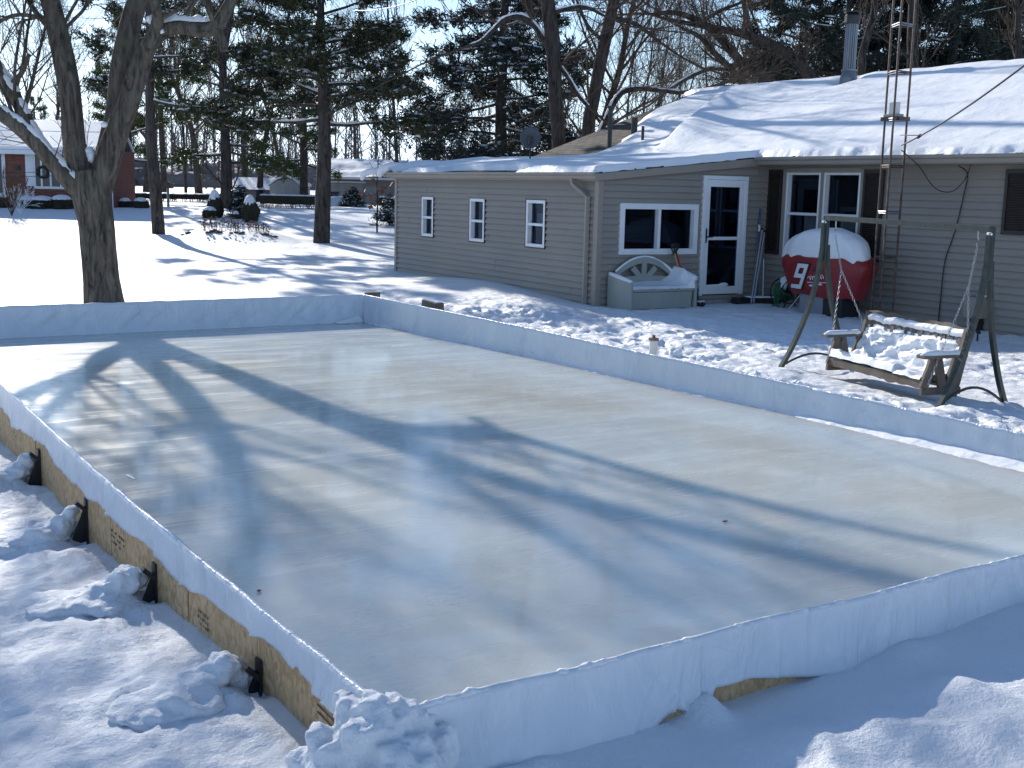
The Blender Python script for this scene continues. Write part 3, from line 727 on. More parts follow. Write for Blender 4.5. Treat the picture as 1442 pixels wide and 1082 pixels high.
# ================================================================ the house
XE, YD, XM = 11.85, 16.75, 15.75     # extension wall plane, door wall plane, main wall plane
YF = 24.67                           # far end
hs = empty('house', (16.0, 16.0, 0))
T(hs, 'low tan vinyl sided house with a snow covered roof beside the rink', 'house')
def siding(name, P0, U, N, u0, u1, z0, z1, holes=(), clip=None, course=.114, label=None):
    """lapped courses on plane P0 + u*U + z, outward N; holes (ua,ub,za,zb)"""
    P0, U, N = [np.array(q, float) for q in (P0, U, N)]
    mb = MB(); nrow = int(math.ceil((z1 - z0) / course))
    for r in range(nrow):
        za, zb = z0 + r * course, min(z1, z0 + (r + 1) * course)
        zc = sorted(set([za, zb] + [h[q] for h in holes for q in (2, 3) if za < h[q] < zb]))
        for a, b in zip(zc[:-1], zc[1:]):
            zm = (a + b) / 2
            iv = [(u0, u1)]
            if clip: iv = [(max(u0, min(u1, clip(a))), u1)] if clip(a) < u1 else []
            for h in holes:
                if h[2] < zm < h[3]:
                    nv = []
                    for (p, q) in iv:
                        if h[0] > p: nv.append((p, min(q, h[0])))
                        if h[1] < q: nv.append((max(p, h[1]), q))
                    iv = [t for t in nv if t[1] > t[0] + 1e-4]
            for (p, q) in iv:
                oa = .041 - .038 * (a - za) / course; ob = .041 - .038 * (b - za) / course
                V = [P0 + U * p + N * oa + (0, 0, a), P0 + U * q + N * oa + (0, 0, a), P0 + U * q + N * ob + (0, 0, b), P0 + U * p + N * ob + (0, 0, b)]
                mb.add(V, [(0, 1, 2, 3)])
                if a == za:
                    V = [P0 + U * p + (0, 0, a), P0 + U * q + (0, 0, a), P0 + U * q + N * oa + (0, 0, a), P0 + U * p + N * oa + (0, 0, a)]
                    mb.add(V, [(0, 1, 2, 3)])
    # vertical lap joints
    rd = random.Random(int(u1 * 100))
    for k in range(int((u1 - u0) * 1.6)):
        r = rd.randrange(1, nrow - 1); u = rd.uniform(u0 + .3, u1 - .3); za = z0 + r * course
        if any(h[0] - .05 < u < h[1] + .05 and h[2] - .2 < za < h[3] + .1 for h in holes): continue
        if clip and clip(za) > u: continue
        mb.add([P0 + U * u + N * .0415 + (0, 0, za), P0 + U * (u + .004) + N * .0455 + (0, 0, za), P0 + U * (u + .004) + N * .0085 + (0, 0, za + course), P0 + U * u + N * .004 + (0, 0, za + course)], [(0, 1, 2, 3)])
    o = mb.build(name, M_SIDING, hs)
    if label: o['label'] = label
    return o
# windows in the extension wall (Y ranges)
SW = [(22.82, 23.36, 1.05, 1.90), (20.61, 21.21, 1.045, 1.90), (18.38, 19.03, 1.05, 1.915)]
siding('wall', (XE, YF, 0), (0, -1, 0), (-1, 0, 0), 0, YF - YD - .06, -.05, 2.40, [(YF - b, YF - a, z0, z1) for a, b, z0, z1 in SW], label='tan siding wall with three narrow windows')
# door wall, clipped under the rake
DW = [(12.28 - XE, 14.02 - XE, 1.02, 1.91), (14.11 - XE, 15.18 - XE, .26, 2.43)]
siding('wall', (XE, YD, 0), (1, 0, 0), (0, -1, 0), .06, XM - XE - .01, -.05, 2.78, DW, clip=lambda z: 0.0 if z < 2.31 else (z - 2.31) / .1, label='shaded siding wall with the storm door')
MWI = [(YD - 16.29, YD - 14.47, 1.04, 2.54), (YD - 10.9, YD - 9.6, 1.6, 2.54)]
siding('wall', (XM, YD - .01, 0), (0, -1, 0), (-1, 0, 0), 0, 14.5, -.2, 2.76, MWI, label='shaded siding wall behind the swing')
mb = MB(); mb.box(XE - .046, XE + .06, YD - .046, YD + .07, -.1, 2.40); mb.build('corner_trim', M_TRIM, hs)
mb = MB(); mb.box(XE - .046, XE + .05, YF - .05, YF + .046, -.1, 2.40); mb.build('corner_trim', M_TRIM, hs)
mb = MB()
mb.box(XE + .02, 25.2, YF - .10, YF - .005, -.1, 2.44)
mb.box(25.1, 25.2, 2.3, YF - .101, -.1, 2.84)
mb.box(XM + .05, 25.1, 2.3, 2.38, -.1, 2.84)
mb.add([(XM, YF - .05, 2.44), (25.2, YF - .05, 2.44), (25.2, YF - .05, 2.9), (20.5, YF - .05, 4.6), (15.4, YF - .05, 2.8)], [(0, 1, 2, 3, 4)])
mb.build('wall', M_TRIM, hs)
mb = MB()   # dark rooms behind the glass
mb.box(XE + .9, XE + .95, YD + .6, YF - .2, .02, 2.36); mb.box(XE + .1, 25, YD + .9, YD + .95, .02, 2.3)
mb.box(XM + 1.2, XM + 1.25, 3, YD - .2, .02, 2.7); mb.box(XE + .08, 25.0, YD + .1, YF - .2, -.02, .015); mb.box(XM + .08, 25.0, 2.4, YD + .08, -.02, .015)
mb.box(XE + .03, 25.0, YD + .05, YF - .2, 2.37, 2.375); mb.box(XM + .04, 25.0, 2.4, YD - .1, 2.70, 2.72)
mb.build('interior', M_ROOM, hs)

def window(P0, U, N, u0, u1, z0, z1, fw, bars, curtain=None, proud=.03, trimm=M_WHITE, recess=.05, label=None, sill=False):
    """frame ring + sash bars as one part with the panes as its child"""
    P0, U, N = [np.array(q, float) for q in (P0, U, N)]
    mb = MB(); Z = np.array([0, 0, 1.])
    def ob(ua, ub, za, zb, na, nb, m=0):
        c = P0 + U * (ua + ub) / 2 + Z * (za + zb) / 2 + N * (na + nb) / 2
        mb.obox(c, U * (ub - ua) / 2, Z * (zb - za) / 2, N * (nb - na) / 2, m)
    ob(u0, u0 + fw, z0, z1, -.08, proud); ob(u1 - fw, u1, z0, z1, -.08, proud)
    ob(u0 + fw, u1 - fw, z1 - fw, z1, -.08, proud - .002); ob(u0 + fw, u1 - fw, z0, z0 + fw, -.08, proud - .002)
    for (kind, p, w) in bars:
        if kind == 'h': ob(u0 + fw, u1 - fw, z0 + p - w / 2, z0 + p + w / 2, -.075, proud - .012)
        else: ob(u0 + p - w / 2, u0 + p + w / 2, z0 + fw, z1 - fw, -.076, proud - .010)
    f = mb.build('window', trimm, hs)
    bevel(f, .004, 1)
    if label: f['label'] = label
    g_ = MB(); c = P0 + N * (-recess)
    g_.add([c + U * (u0 + fw * .8) + Z * (z0 + fw * .8), c + U * (u1 - fw * .8) + Z * (z0 + fw * .8), c + U * (u1 - fw * .8) + Z * (z1 - fw * .8), c + U * (u0 + fw * .8) + Z * (z1 - fw * .8)], [(0, 1, 2, 3)])
    g_.build('pane', M_GLASS, f)
    if curtain:
        for (ua, ub, za, zb) in curtain:
            V = []; F = []; n = 24
            for i in range(n + 1):
                u = ua + (ub - ua) * i / n; d = -.16 - .02 * math.sin(i * 1.9)
                V += [P0 + U * u + Z * za + N * d, P0 + U * u + Z * zb + N * d]
            for i in range(n): F.append((2 * i, 2 * i + 2, 2 * i + 3, 2 * i + 1))
            mesh_obj('curtain', V, F, M_CURT, f, smooth=True)
    return f
for k, (a, b, z0, z1) in enumerate(SW):
    lb = ['far narrow window of the extension wall', 'middle narrow window of the extension wall', 'near narrow window of the extension wall with pale things behind its glass'][k]
    window((XE, YF, 0), (0, -1, 0), (-1, 0, 0), YF - b, YF - a, z0, z1, .06, [('h', (z1 - z0) * .48, .05)],
           [(YF - b + .06, YF - a - .06, z0 + .42, z0 + .62)] if k == 2 else None, label=lb, proud=.046)
for a, b, z0, z1 in SW:      # dark strips round each side window, recess shade painted as colour
    mb = MB()
    mb.box(XE - .044, XE - .002, b + .001, b + .028, z0 - .02, z1 + .02); mb.box(XE - .044, XE - .002, a - .012, a - .001, z0 - .02, z1 + .02)
    mb.box(XE - .043, XE - .002, a, b, z1 + .001, z1 + .012); mb.box(XE - .043, XE - .002, a, b, z0 - .02, z0 - .001)
    mb.build('window_recess_shade', M_DARKSH, hs)
window((XE, YD, 0), (1, 0, 0), (0, -1, 0), 12.28 - XE, 14.02 - XE, 1.02, 1.91, .10, [('v', .865, .06)], label='wide sliding window beside the storm door', proud=.055)
window((XM, YD, 0), (0, -1, 0), (-1, 0, 0), YD - 16.27, YD - 15.42, 1.06, 2.52, .042, [('h', .72, .05)], [(.78, 1.10, 1.12, 1.75)], label='left half of the double window behind the grill', proud=.052)
window((XM, YD, 0), (0, -1, 0), (-1, 0, 0), YD - 15.34, YD - 14.49, 1.06, 2.52, .042, [('h', .72, .05)], [(1.68, 2.0, 1.12, 1.75)], label='right half of the double window behind the grill', proud=.052)
mb = MB()
mb.box(XM - .048, XM + .05, 15.34, 15.42, 1.04, 2.54)
mb.box(XM - .048, XM - .002, 16.27, 16.36, 1.0, 2.58); mb.box(XM - .048, XM - .002, 14.42, 14.49, 1.0, 2.58)
mb.box(XM - .046, XM - .002, 14.49, 16.27, 2.52, 2.60); mb.box(XM - .056, XM - .002, 14.49, 16.27, 1.0, 1.06)
mb.build('window_trim', M_TRIM, hs)
for (a, b, z0, z1, lb) in ((16.37, 16.72, 1.02, 2.57, 'dark shutter left of the double window'), (13.97, 14.41, 1.02, 2.57, 'dark shutter right of the double window'), (10.95, 11.63, 1.60, 2.57, 'dark shutter at the right edge of the picture')):
    mb = MB(); x = XM - .043
    mb.box(x - .03, x, a, a + .05, z0, z1); mb.box(x - .03, x, b - .05, b, z0, z1); mb.box(x - .029, x, a + .05, b - .05, z1 - .06, z1); mb.box(x - .029, x, a + .05, b - .05, z0, z0 + .06)
    zz = z0 + .06
    while zz < z1 - .08:
        mb.obox((x - .015, (a + b) / 2, zz + .018), (.010, 0, -.012), (0, (b - a) / 2 - .05, 0), (.002, 0, .002)); zz += .036
    mb.box(x - .008, x, a + .05, b - .05, z0 + .06, z1 - .06)
    o = mb.build('shutter', M_DARKSH, hs); o['label'] = lb
# storm door
dx0, dx1, dz0, dz1 = 14.11, 15.18, .26, 2.43
mb = MB(); y = YD
mb.box(dx0, dx0 + .075, y - .065, y + .08, dz0, dz1); mb.box(dx1 - .075, dx1, y - .05, y + .08, dz0, dz1)
mb.box(dx0 + .075, dx1 - .075, y - .058, y + .08, dz1 - .07, dz1)
mb.box(dx0 + .075, dx0 + .175, y - .045, y + .02, dz0 + .02, dz1 - .072); mb.box(dx1 - .175, dx1 - .075, y - .045, y + .02, dz0 + .02, dz1 - .072)
mb.box(dx0 + .175, dx1 - .175, y - .044, y + .02, dz1 - .20, dz1 - .072); mb.box(dx0 + .175, dx1 - .175, y - .044, y + .02, dz0 + .02, dz0 + .16)
mb.box(dx0 + .175, dx1 - .175, y - .044, y + .02, 1.27, 1.33)
door = mb.build('door', M_WHITE, hs); door['label'] = 'white storm door with two dark glass panels'; bevel(door, .005, 1)
mb = MB(); mb.box(dx0 + .17, dx1 - .17, y - .008, y - .006, dz0 + .15, dz1 - .19); mb.build('pane', M_GLASS, door)
mb = MB(); mb.box(dx0 + .2, dx1 - .2, y + .05, y + .07, dz0 + .1, dz1 - .1); mb.build('inner_door', mat('inner_door', (.06, .035, .028), .6), door)
mb = MB(); mb.box(dx0 + .10, dx0 + .14, y - .045, y - .031, 1.22, 1.48); mb.tube([(dx0 + .12, y - .05, 1.33), (dx0 + .12, y - .085, 1.33), (dx0 + .24, y - .085, 1.33)], .012, 8); mb.build('handle', M_BLACK, door)
mb = MB(); mb.blob((14.5, y - .02, dz0 + .175), .3, .02, .025, seed=4); mb.blob((14.72, y - .02, dz0 + .19), .12, .02, .035, seed=6); o = mb.build('snow', MS_SOFT, door, smooth=True)
mb = MB(); mb.box(dx0 - .02, dx1 + .02, y - .28, y - .02, -.1, .20); o = mb.build('door_step', noisy('concrete', (.2, .19, .18), (.28, .27, .25), 8), hs)

# ---- roof (planes), eaves and gutters
ZR = 4.69
def roofz(x):
    x = np.asarray(x, float)
    return np.where(x < 15.35, 2.44 + .103 * (x - XE), 2.80 + (ZR - 2.80) / 5.15 * (x - 15.35))
mb = MB()
xe0 = 11.72
e0 = float(roofz(xe0))
def slab(q, th=.03):
    q = [np.array(p, float) for p in q]; mb.prism([p - (0, 0, th) for p in q], (0, 0, th))
slab([(xe0, YD - .10, e0), (15.35, YD - .10, 2.80), (15.35, 24.93, 2.80), (xe0, 24.93, e0)])
slab([(15.35, 2.2, 2.80), (20.5, 2.2, ZR), (20.5, 24.93, ZR), (15.35, 24.93, 2.80)])
slab([(25.65, 2.2, 2.80), (25.65, 24.93, 2.80), (20.5, 24.93, ZR), (20.5, 2.2, ZR)])
rf = mb.build('roof', M_SHING, hs); rf['label'] = 'brown shingle roof mostly under snow'
mb = MB()
# extension gutter and fascia
mb.box(xe0 + .005, XE - .02, YD - .09, 24.92, e0 - .15, e0 - .032)
mb.box(15.33, XM - .02, 2.2, YD - .12, 2.64, 2.66)                 # soffit of main eave
mb.box(15.33, 15.35, 2.2, YD - .12, 2.66, 2.768)
# rake fascia along the door wall
x0, x1 = xe0, 15.34
mb.prism([(x0, YD - .12, e0 - .15), (x1, YD - .12, 2.80 - .17), (x1, YD - .12, 2.80 - .031), (x0, YD - .12, e0 - .031)], (0, .022, 0))
mb.add([(XE, YD - .1, e0 - .10), (x1, YD - .1, 2.66), (x1, YD, 2.66), (XE, YD, e0 - .10)], [(0, 1, 2, 3)])
# far rake fascia
mb.prism([(15.35, 24.935, 2.62), (20.5, 24.935, ZR - .18), (20.5, 24.935, ZR - .031), (15.35, 24.935, 2.768)], (0, .02, 0))
mb.build('fascia', M_TRIM, hs)
def gutter(pts, w=.12, h=.11, m=M_TRIM, out=(-1, 0, 0)):
    """open K style profile swept between two points"""
    a, b = [np.array(p, float) for p in pts]; out = np.array(out, float)
    prof = [(0, 0), (0, -h), (w * .62, -h), (w * .70, -h * .55), (w, -h * .38), (w, 0), (w - .012, 0), (w - .012, -.02), (.006, -.02)]
    q = MB(); A = [a + out * p[0] + (0, 0, p[1]) for p in prof]
    q.prism(A, b - a); return q
o = gutter([(xe0 + .002, YD - .16, e0 - .01), (xe0 + .002, 25.0, e0 - .01)]).build('gutter', M_TRIM, hs); o['label'] = 'gutter of the low extension eave'
o = gutter([(15.328, 2.2, 2.785), (15.328, YD - .125, 2.785)], .12, .13).build('gutter', M_TRIM, hs); o['label'] = 'gutter of the main eave'
# downspout
mb = MB()
P = [(xe0 - .05, 17.32, e0 - .11), (xe0 - .05, 17.30, e0 - .20), (XE - .10, 17.12, e0 - .34), (XE - .065, 17.0, e0 - .42), (XE - .065, 17.0, .14), (XE - .14, 17.02, .08), (XE - .26, 17.05, .05)]
mb.tube(P, .036, 4, sq=1.0)
o = mb.build('downspout', M_TRIM, hs)
# foundation line of the extension (dark reddish skirt)
mb = MB(); mb.box(XE - .002, XE + .01, YD, YF, -.2, .03); mb.box(XE, XM, YD - .002, YD + .01, -.2, .10); mb.box(XM - .01, XM + .01, 2.3, YD - .02, -.3, -.06)
mb.build('foundation', noisy('foundation', (.10, .05, .04), (.15, .09, .08), 6), hs)

# ---- snow on the roof, a real layer with bare patches
def roof_snow(name, label, xa, xb, ya, yb, nx_, ny_, thick, zf=roofz):
    xs = np.linspace(xa, xb, nx_); ys_ = np.linspace(ya, yb, ny_)
    Xg, Yg = np.meshgrid(xs, ys_)
    t = thick(Xg, Yg)
    vis = t > 0
    Zg = zf(Xg) + np.maximum(t, -.02)
    V = np.stack([Xg.ravel(), Yg.ravel(), Zg.ravel()], 1)
    q = np.arange(nx_ - 1)[None] + (np.arange(ny_ - 1) * nx_)[:, None]; q = q.ravel()
    F = np.stack([q, q + 1, q + nx_ + 1, q + nx_], 1)
    vv = vis.ravel(); keep = vv[F].any(1); F = F[keep]
    o = mesh_obj(name, V, F, MS_SOFT, rf, smooth=True); o['label'] = label; return o
bx = [11.7, 14.5, 15.19, 15.26, 15.52, 16.22, 17.14, 18.12, 18.93, 19.73, 20.23, 20.6]
by = [24.4, 24.4, 24.1, 22.9, 22.35, 22.40, 22.97, 24.0, 24.6, 24.55, 24.6, 25.5]
def crease_y(x): return np.interp(x, [15.0, 16.13, 18.39, 19.87, 20.6], [19.6, 20.18, 21.67, 22.27, 22.6])
def th_main(x, y):
    t = .085 + .035 * fbm(x, y, 2.2, 4, 15) + .014 * fbm(x * 1.0, y, .45, 4, 18)
    cy = crease_y(x); d = y - cy
    t = t + .22 * np.exp(-np.where(d > 0, d / .16, -d / .95) ** 2) * sstep(15.2, 16.8, x) * sstep(20.7, 19.3, x)
    t = t + .10 * np.exp(-((y - 21.0) / .5) ** 2 - ((x - 19.9) / .35) ** 2) - .05 * np.exp(-((y - 20.7) / .3) ** 2 - ((x - 19.6) / .3) ** 2)
    t = t * sstep(-.02, .14, (20.62 - x)) + .03
    edge = np.interp(x, bx, by) + .14 * fbm(x, y, .5, 3, 8)
    t = np.where(x > 15.0, np.minimum(t, (edge - y) * .35), t)
    t = t - .13 * np.exp(-((x - 17.88) / .16) ** 2 - ((y - 22.92) / .30) ** 2)      # melted patch
    ch = np.hypot(x - 20.15, y - 19.2); t = t - .2 * np.exp(-(ch / .28) ** 2)
    return t
def th_all(x, y):
    t = th_main(x, y)
    # extension part thins toward the gutter, with a bare shingle strip
    strip = np.exp(-((x - 11.82) / .30) ** 4) * sstep(18.2, 20.0, y) * np.clip(.75 + 1.3 * fbm(x, y * .35, .5, 3, 66), 0, 1.4)
    t = np.where(x < 15.35, t - .24 * strip, t)
    # front edge roll-off
    t = np.where(x < 15.35, np.minimum(t, (x - (xe0 - .07) + .02 * fbm(x, y, .3, 3, 90)) * 1.2), t)
    t = np.where(x < 15.35, np.minimum(t, (y - (YD - .14) + .02 * fbm(x, y, .3, 3, 91)) * 1.2), t)
    return t
roof_snow('snow', 'drifted snow over the roof from the low eave to the ridge', xe0 - .08, 20.68, YD - .16, 25.3, 230, 330, th_all)
def th_r(x, y):
    t = th_main(x, y)
    t = np.minimum(t, (x - (15.28 - .10 * fbm(x, y, .9, 3, 33) - .035 * fbm(x, y, .22, 4, 35))) * 1.3 )
    return t
roof_snow('snow', 'smooth snow on the main roof slope above the swing', 15.05, 20.68, 2.2, YD - .13, 150, 420, th_r,
          zf=lambda x: np.where(x < 15.35, 2.80 - .02 * (15.35 - x), 2.80 + (ZR - 2.80) / 5.15 * (x - 15.35)))
def th_b(x, y): return .09 + .03 * fbm(x, y, 2, 3, 5) + 0 * x
roof_snow('snow', 'snow on the hidden back slope of the roof', 20.5, 25.6, 2.2, 24.9, 30, 90, th_b, zf=lambda x: 2.80 + (ZR - 2.80) / 5.15 * (25.65 - x))
# thick strip beyond the shingles on the extension's far edge and overhanging curl at the far corner
V = []; F = []; n = 90; K = 12
for i in range(n + 1):
    u = i / n; x = 11.62 + 3.9 * u
    w = .30 + .10 * mn.noise(Vector((x * .9, 1, 0))); h = (.20 + .06 * mn.noise(Vector((x * 1.4, 2, 0))) - .05 * u) * min(1, .3 + 4 * (1 - u)) 
    h *= min(1.0, .6 + u * 6)
    for k in range(K):
        th = math.pi * k / (K - 1)
        V.append((x, 24.75 + w * math.cos(th) , float(roofz(x)) - .01 + h * math.sin(th)))
for i in range(n):
    for k in range(K - 1): F.append((i * K + k, (i + 1) * K + k, (i + 1) * K + k + 1, i * K + k + 1))
o = mesh_obj('snow', V, F, MS_SOFT, rf, smooth=True); o['label'] = 'rounded snow cornice along the far edge of the extension roof'
mb = MB()
P, Rr = smooth_path([(12.1, 24.7, e0 + .10), (11.75, 24.75, e0 + .11), (11.55, 24.85, e0 + .03), (11.50, 24.9, e0 - .12)], [.10, .11, .10, .05], 5)
mb.tube(P, Rr, 10)
P, Rr = smooth_path([(12.0, 25.15, e0 + .02), (11.6, 25.4, e0 + .02), (11.42, 25.55, e0 - .06), (11.38, 25.6, e0 - .2)], [.06, .07, .07, .03], 5)
mb.tube(P, Rr, 10)
o = mb.build('snow', MS_SOFT, rf, smooth=True); o['label'] = 'snow curling over the far corner of the gutter'
# vents on the roof
def roofpt(x, y): return np.array([x, y, float(roofz(x))])
for (x, y, h, r, lb) in ((15.98, 22.25, .92, .05, 'tall black vent pipe on the roof'), (16.96, 22.65, .42, .075, 'short thick vent pipe on the roof'), (16.3, 21.45, .40, .032, 'small thin vent pipe on the roof')):
    p = roofpt(x, y); mb = MB(); mb.tube([p - (0, 0, .05), p + (0, 0, h)], r, 12)
    if h > .8: mb.tube([p + (0, 0, h), p + (0, 0, h + .05)], r * 1.7, 12)
    o = mb.build('vent_pipe', M_BLACK, rf); o['label'] = lb
# metal chimney
p = roofpt(20.2, 19.2); ch = MB()
ch.tube([p + (0, 0, -.1), p + (0, 0, .12), p + (0, 0, .26)], [.20, .19, .15], 12); ch.tube([p + (0, 0, .26), p + (0, 0, .30)], .17, 16)
chim = ch.build('chimney', M_GALV, rf); chim['label'] = 'silver metal chimney pipe with black cap'
mb = MB(); n = 16
for k in range(n):
    a = 2 * math.pi * k / n; mb.tube([p + (.115 * math.cos(a), .115 * math.sin(a), .28), p + (.115 * math.cos(a), .115 * math.sin(a), 1.28)], .022, 6)
mb.tube([p + (0, 0, .28), p + (0, 0, 1.28)], .115, 16)
mb.build('flue', M_GALV, chim, smooth=False)
mb = MB(); mb.tube([p + (0, 0, 1.26), p + (0, 0, 1.30), p + (0, 0, 1.44), p + (0, 0, 1.5)], [.15, .165, .165, .12], 16); mb.tube([p + (0, 0, 1.5), p + (0, 0, 1.53)], [.19, .19], 16)
mb.build('cap', M_BLACK, chim)

# satellite dish on its own arm at the back of the extension roof
dp = at_dist(747, 195, 27.0)
dish = empty('satellite_dish', (dp[0], dp[1], 2.4)); T(dish, 'round grey satellite dish seen from behind at the roof edge', 'satellite dish')
mb = MB(); nrm = Vector((FWD[0] * .98, FWD[1] * .98 + .1, .38)).normalized(); Mx = nrm.to_track_quat('Z', 'Y').to_matrix()
V = []; F = []
nr, na = 6, 28
for j in range(nr + 1):
    r = .235 * j / nr
    for i in range(na):
        a = 2 * math.pi * i / na; q = Mx @ Vector((r * math.cos(a), r * 1.08 * math.sin(a), .9 * r * r)); V.append(np.array(dp) + np.array(q))
for j in range(nr):
    for i in range(na): i2 = (i + 1) % na; F.append((j * na + i, j * na + i2, (j + 1) * na + i2, (j + 1) * na + i))
o = mesh_obj('reflector', V, F, noisy('dish_grey', (.06, .07, .08), (.09, .10, .11), 3, .5), dish, smooth=True); o.modifiers.new('t', 'SOLIDIFY').thickness = .006
mb = MB(); b0_ = np.array(dp) - np.array(nrm) * .03
mb.tube([b0_, b0_ - np.array(nrm) * .08 - (0, 0, .12), (dp[0], dp[1], 2.2)], .02, 8); mb.tube([np.array(dp) - (0, 0, .2), np.array(dp) + np.array(nrm) * .34 - (0, 0, .15)], .012, 6)
mb.obox(b0_ + (0, 0, -.03), (.05, 0, 0), (0, .04, 0), (0, 0, .07)); mb.build('mount', M_BLACK, dish)
# ================================================================ things in the yard
# ---- lattice antenna tower
tb = np.array([14.98, 13.22, -.1]); tw = empty('antenna_tower', tb); T(tw, 'rusty triangular lattice antenna tower rising past the eave', 'tower')
legs = [(0, .19), (.155, -.12), (-.19, -.15)]
for (lx, ly) in legs:
    mb = MB(); mb.tube([tb + (lx, ly, 0), tb + (lx * .97, ly * .97, 9.0)], .0175, 8); mb.build('leg', M_RUST, tw)
z = .55; k = 0
while z < 9:
    mb = MB()
    for a in range(3):
        p, q = legs[a], legs[(a + 1) % 3]
        mb.tube([tb + (*p, z), tb + (*q, z)], .012, 6)
        mb.tube([tb + (*p, z - .03), tb + (*q, z - .03)], .007, 6)
    mb.build('cross_bar', M_RUST if k % 2 else M_GALV, tw)
    z += .72; k += 1
mb = MB(); c = tb + (.02, .0, 3.43); mb.obox(c, (.12, 0, 0), (0, .19, 0), (0, 0, .03)); mb.build('bracket', M_RUST, tw)
rot = empty('grey_box', c + (0, .08, .03)); T(rot, 'small pale grey box sitting on the antenna tower bracket', 'box')
mb = MB(); mb.obox(c + (0, .04, .055), (.09, 0, 0), (0, .13, 0), (0, 0, .025)); o = mb.build('base', M_BENCH, rot); bevel(o, .01)
mb = MB(); mb.obox(c + (0, .03, .17), (.05, 0, 0), (0, .075, 0), (0, 0, .09)); o = mb.build('case', M_PIPE, rot); bevel(o, .012)

# ---- cables
def cable(name, pts, r, m, label, cat='cable', sag=0, n=24):
    P = [np.array(p, float) for p in pts]
    if len(P) == 2:
        Q = [P[0] * (1 - t) + P[1] * t - np.array([0, 0, 4 * sag * t * (1 - t)]) for t in np.linspace(0, 1, n)]
    else: Q, _ = smooth_path(P, [r] * len(P), 6)
    mb = MB(); mb.tube(Q, r, 6); o = mb.build(name, m, origin=P[0], smooth=True); T(o, label, cat); return o
A = tb + (-.02, -.20, 3.02); Bc = on_plane(1442, 97, 10.0, 0); Bc2 = A + (Bc - A) * 2.0 + np.array([0, 0, .5])
mb = MB(); Q = [A * (1 - t) + Bc2 * t - np.array([0, 0, 4 * .22 * t * (1 - t)]) for t in np.linspace(0, 1, 30)]; mb.tube(Q, .011, 6)
j = A + (Bc2 - A) * .11 - np.array([0, 0, .085]); d = (Bc2 - A) / np.linalg.norm(Bc2 - A)
mb.tube([j - d * .12, j + d * .12], .022, 8); mb.tube([j + d * .1, j + np.array([-.1, .25, .02])], .006, 5)
o = mb.build('overhead_cable', M_BLACK, origin=A, smooth=True); T(o, 'thick black overhead cable running from the tower up to the right', 'cable')
xw = XM - .052
cable('wall_cable', [(15.5, 12.35, 2.62), (xw, 12.33, 2.50), (xw, 12.36, 2.2), (xw, 12.45, 1.7), (xw, 12.52, 1.45), (xw, 12.62, 1.1), (xw, 12.64, .5), (xw, 12.65, .0)], .010, M_BLACK, 'black cable running straight down the siding right of the tower')
cable('looped_cable', [tb + (-.02, -.2, 2.95), (15.2, 12.85, 2.60), (15.35, 12.65, 2.28), (15.5, 12.45, 2.22), (15.6, 12.3, 2.4), (15.6, 12.2, 2.64)], .008, M_BLACK, 'thin black cable hanging in a loop below the eave')

# ---- utility box and spigot
ub = empty('utility_box', (15.6, 11.95, 0)); T(ub, 'grey utility box mounted on the siding behind the swing', 'utility box')
mb = MB(); mb.box(15.50, XM - .02, 11.73, 12.06, .30, .63); o = mb.build('case', M_TRIM, ub); bevel(o, .025, 3)
mb = MB(); mb.box(15.54, XM - .02, 11.82, 11.92, -.1, .30); mb.build('conduit', M_DARKSH, ub)
mb = MB(); mb.obox((15.6, 11.80, .645), (.07, 0, 0), (0, .04, 0), (0, 0, .014)); o = mb.build('snow', MS_SOFT, ub); bevel(o, .01)
sp_ = hit_ground(1376, 482); sp_[2] = gz(sp_[0], sp_[1])
mb = MB(); mb.tube([sp_ + (0, 0, -.1), sp_ + (0, 0, .13)], .014, 8); mb.tube([sp_ + (0, .03, .13), sp_ + (0, -.04, .12)], .02, 8); mb.tube([sp_ + (0, 0, .13), sp_ + (0, 0, .15)], [.03, .03], 8)
o = mb.build('yard_spigot', M_BLACK, origin=sp_); T(o, 'small dark spigot poking out of the snow below the utility box', 'spigot')

# ---- covered grill
gc = np.array([14.95, 14.38, 0.0]); gg = gz(14.9, 14.4)
gr = empty('covered_grill', (gc[0], gc[1], gg)); T(gr, 'grill under a red cover heaped with snow, number 9 printed on its side', 'grill')
V = []; F = []; n = 56
levels = [(.30, .62, .25), (.33, .68, .27), (.48, .78, .29), (.66, .90, .30), (.80, .95, .31), (.90, .94, .31), (.97, .86, .30), (1.06, .72, .28), (1.14, .58, .25), (1.22, .40, .19), (1.27, .16, .08)]
for (z, hw, hd) in levels:
    for i in range(n):
        a = 2 * math.pi * i / n; e = .55
        cx_ = abs(math.cos(a)) ** e * (1 if math.cos(a) >= 0 else -1); sy_ = abs(math.sin(a)) ** e * (1 if math.sin(a) >= 0 else -1)
        k = 1 + .035 * mn.noise(Vector((cx_ * 3, sy_ * 3, z * 4))) + .012 * math.sin(a * 14 + z * 5) * (1.1 - z)
        zz = z + .02 * math.sin(a * 5) * (z < .5)
        hw2 = hw if sy_ > 0 else max(hw, min(.86, .58 + .5 * z)) if z < .9 else hw
        V.append((gc[0] + cx_ * hd * k, gc[1] + sy_ * hw2 * k, gg + zz))
L = len(levels)
for j in range(L - 1):
    for i in range(n): i2 = (i + 1) % n; F.append((j * n + i, j * n + i2, (j + 1) * n + i2, (j + 1) * n + i))
F.append(tuple(range((L - 1) * n, L * n)))
cov = mesh_obj('cover', V, F, M_RED, gr, smooth=True)
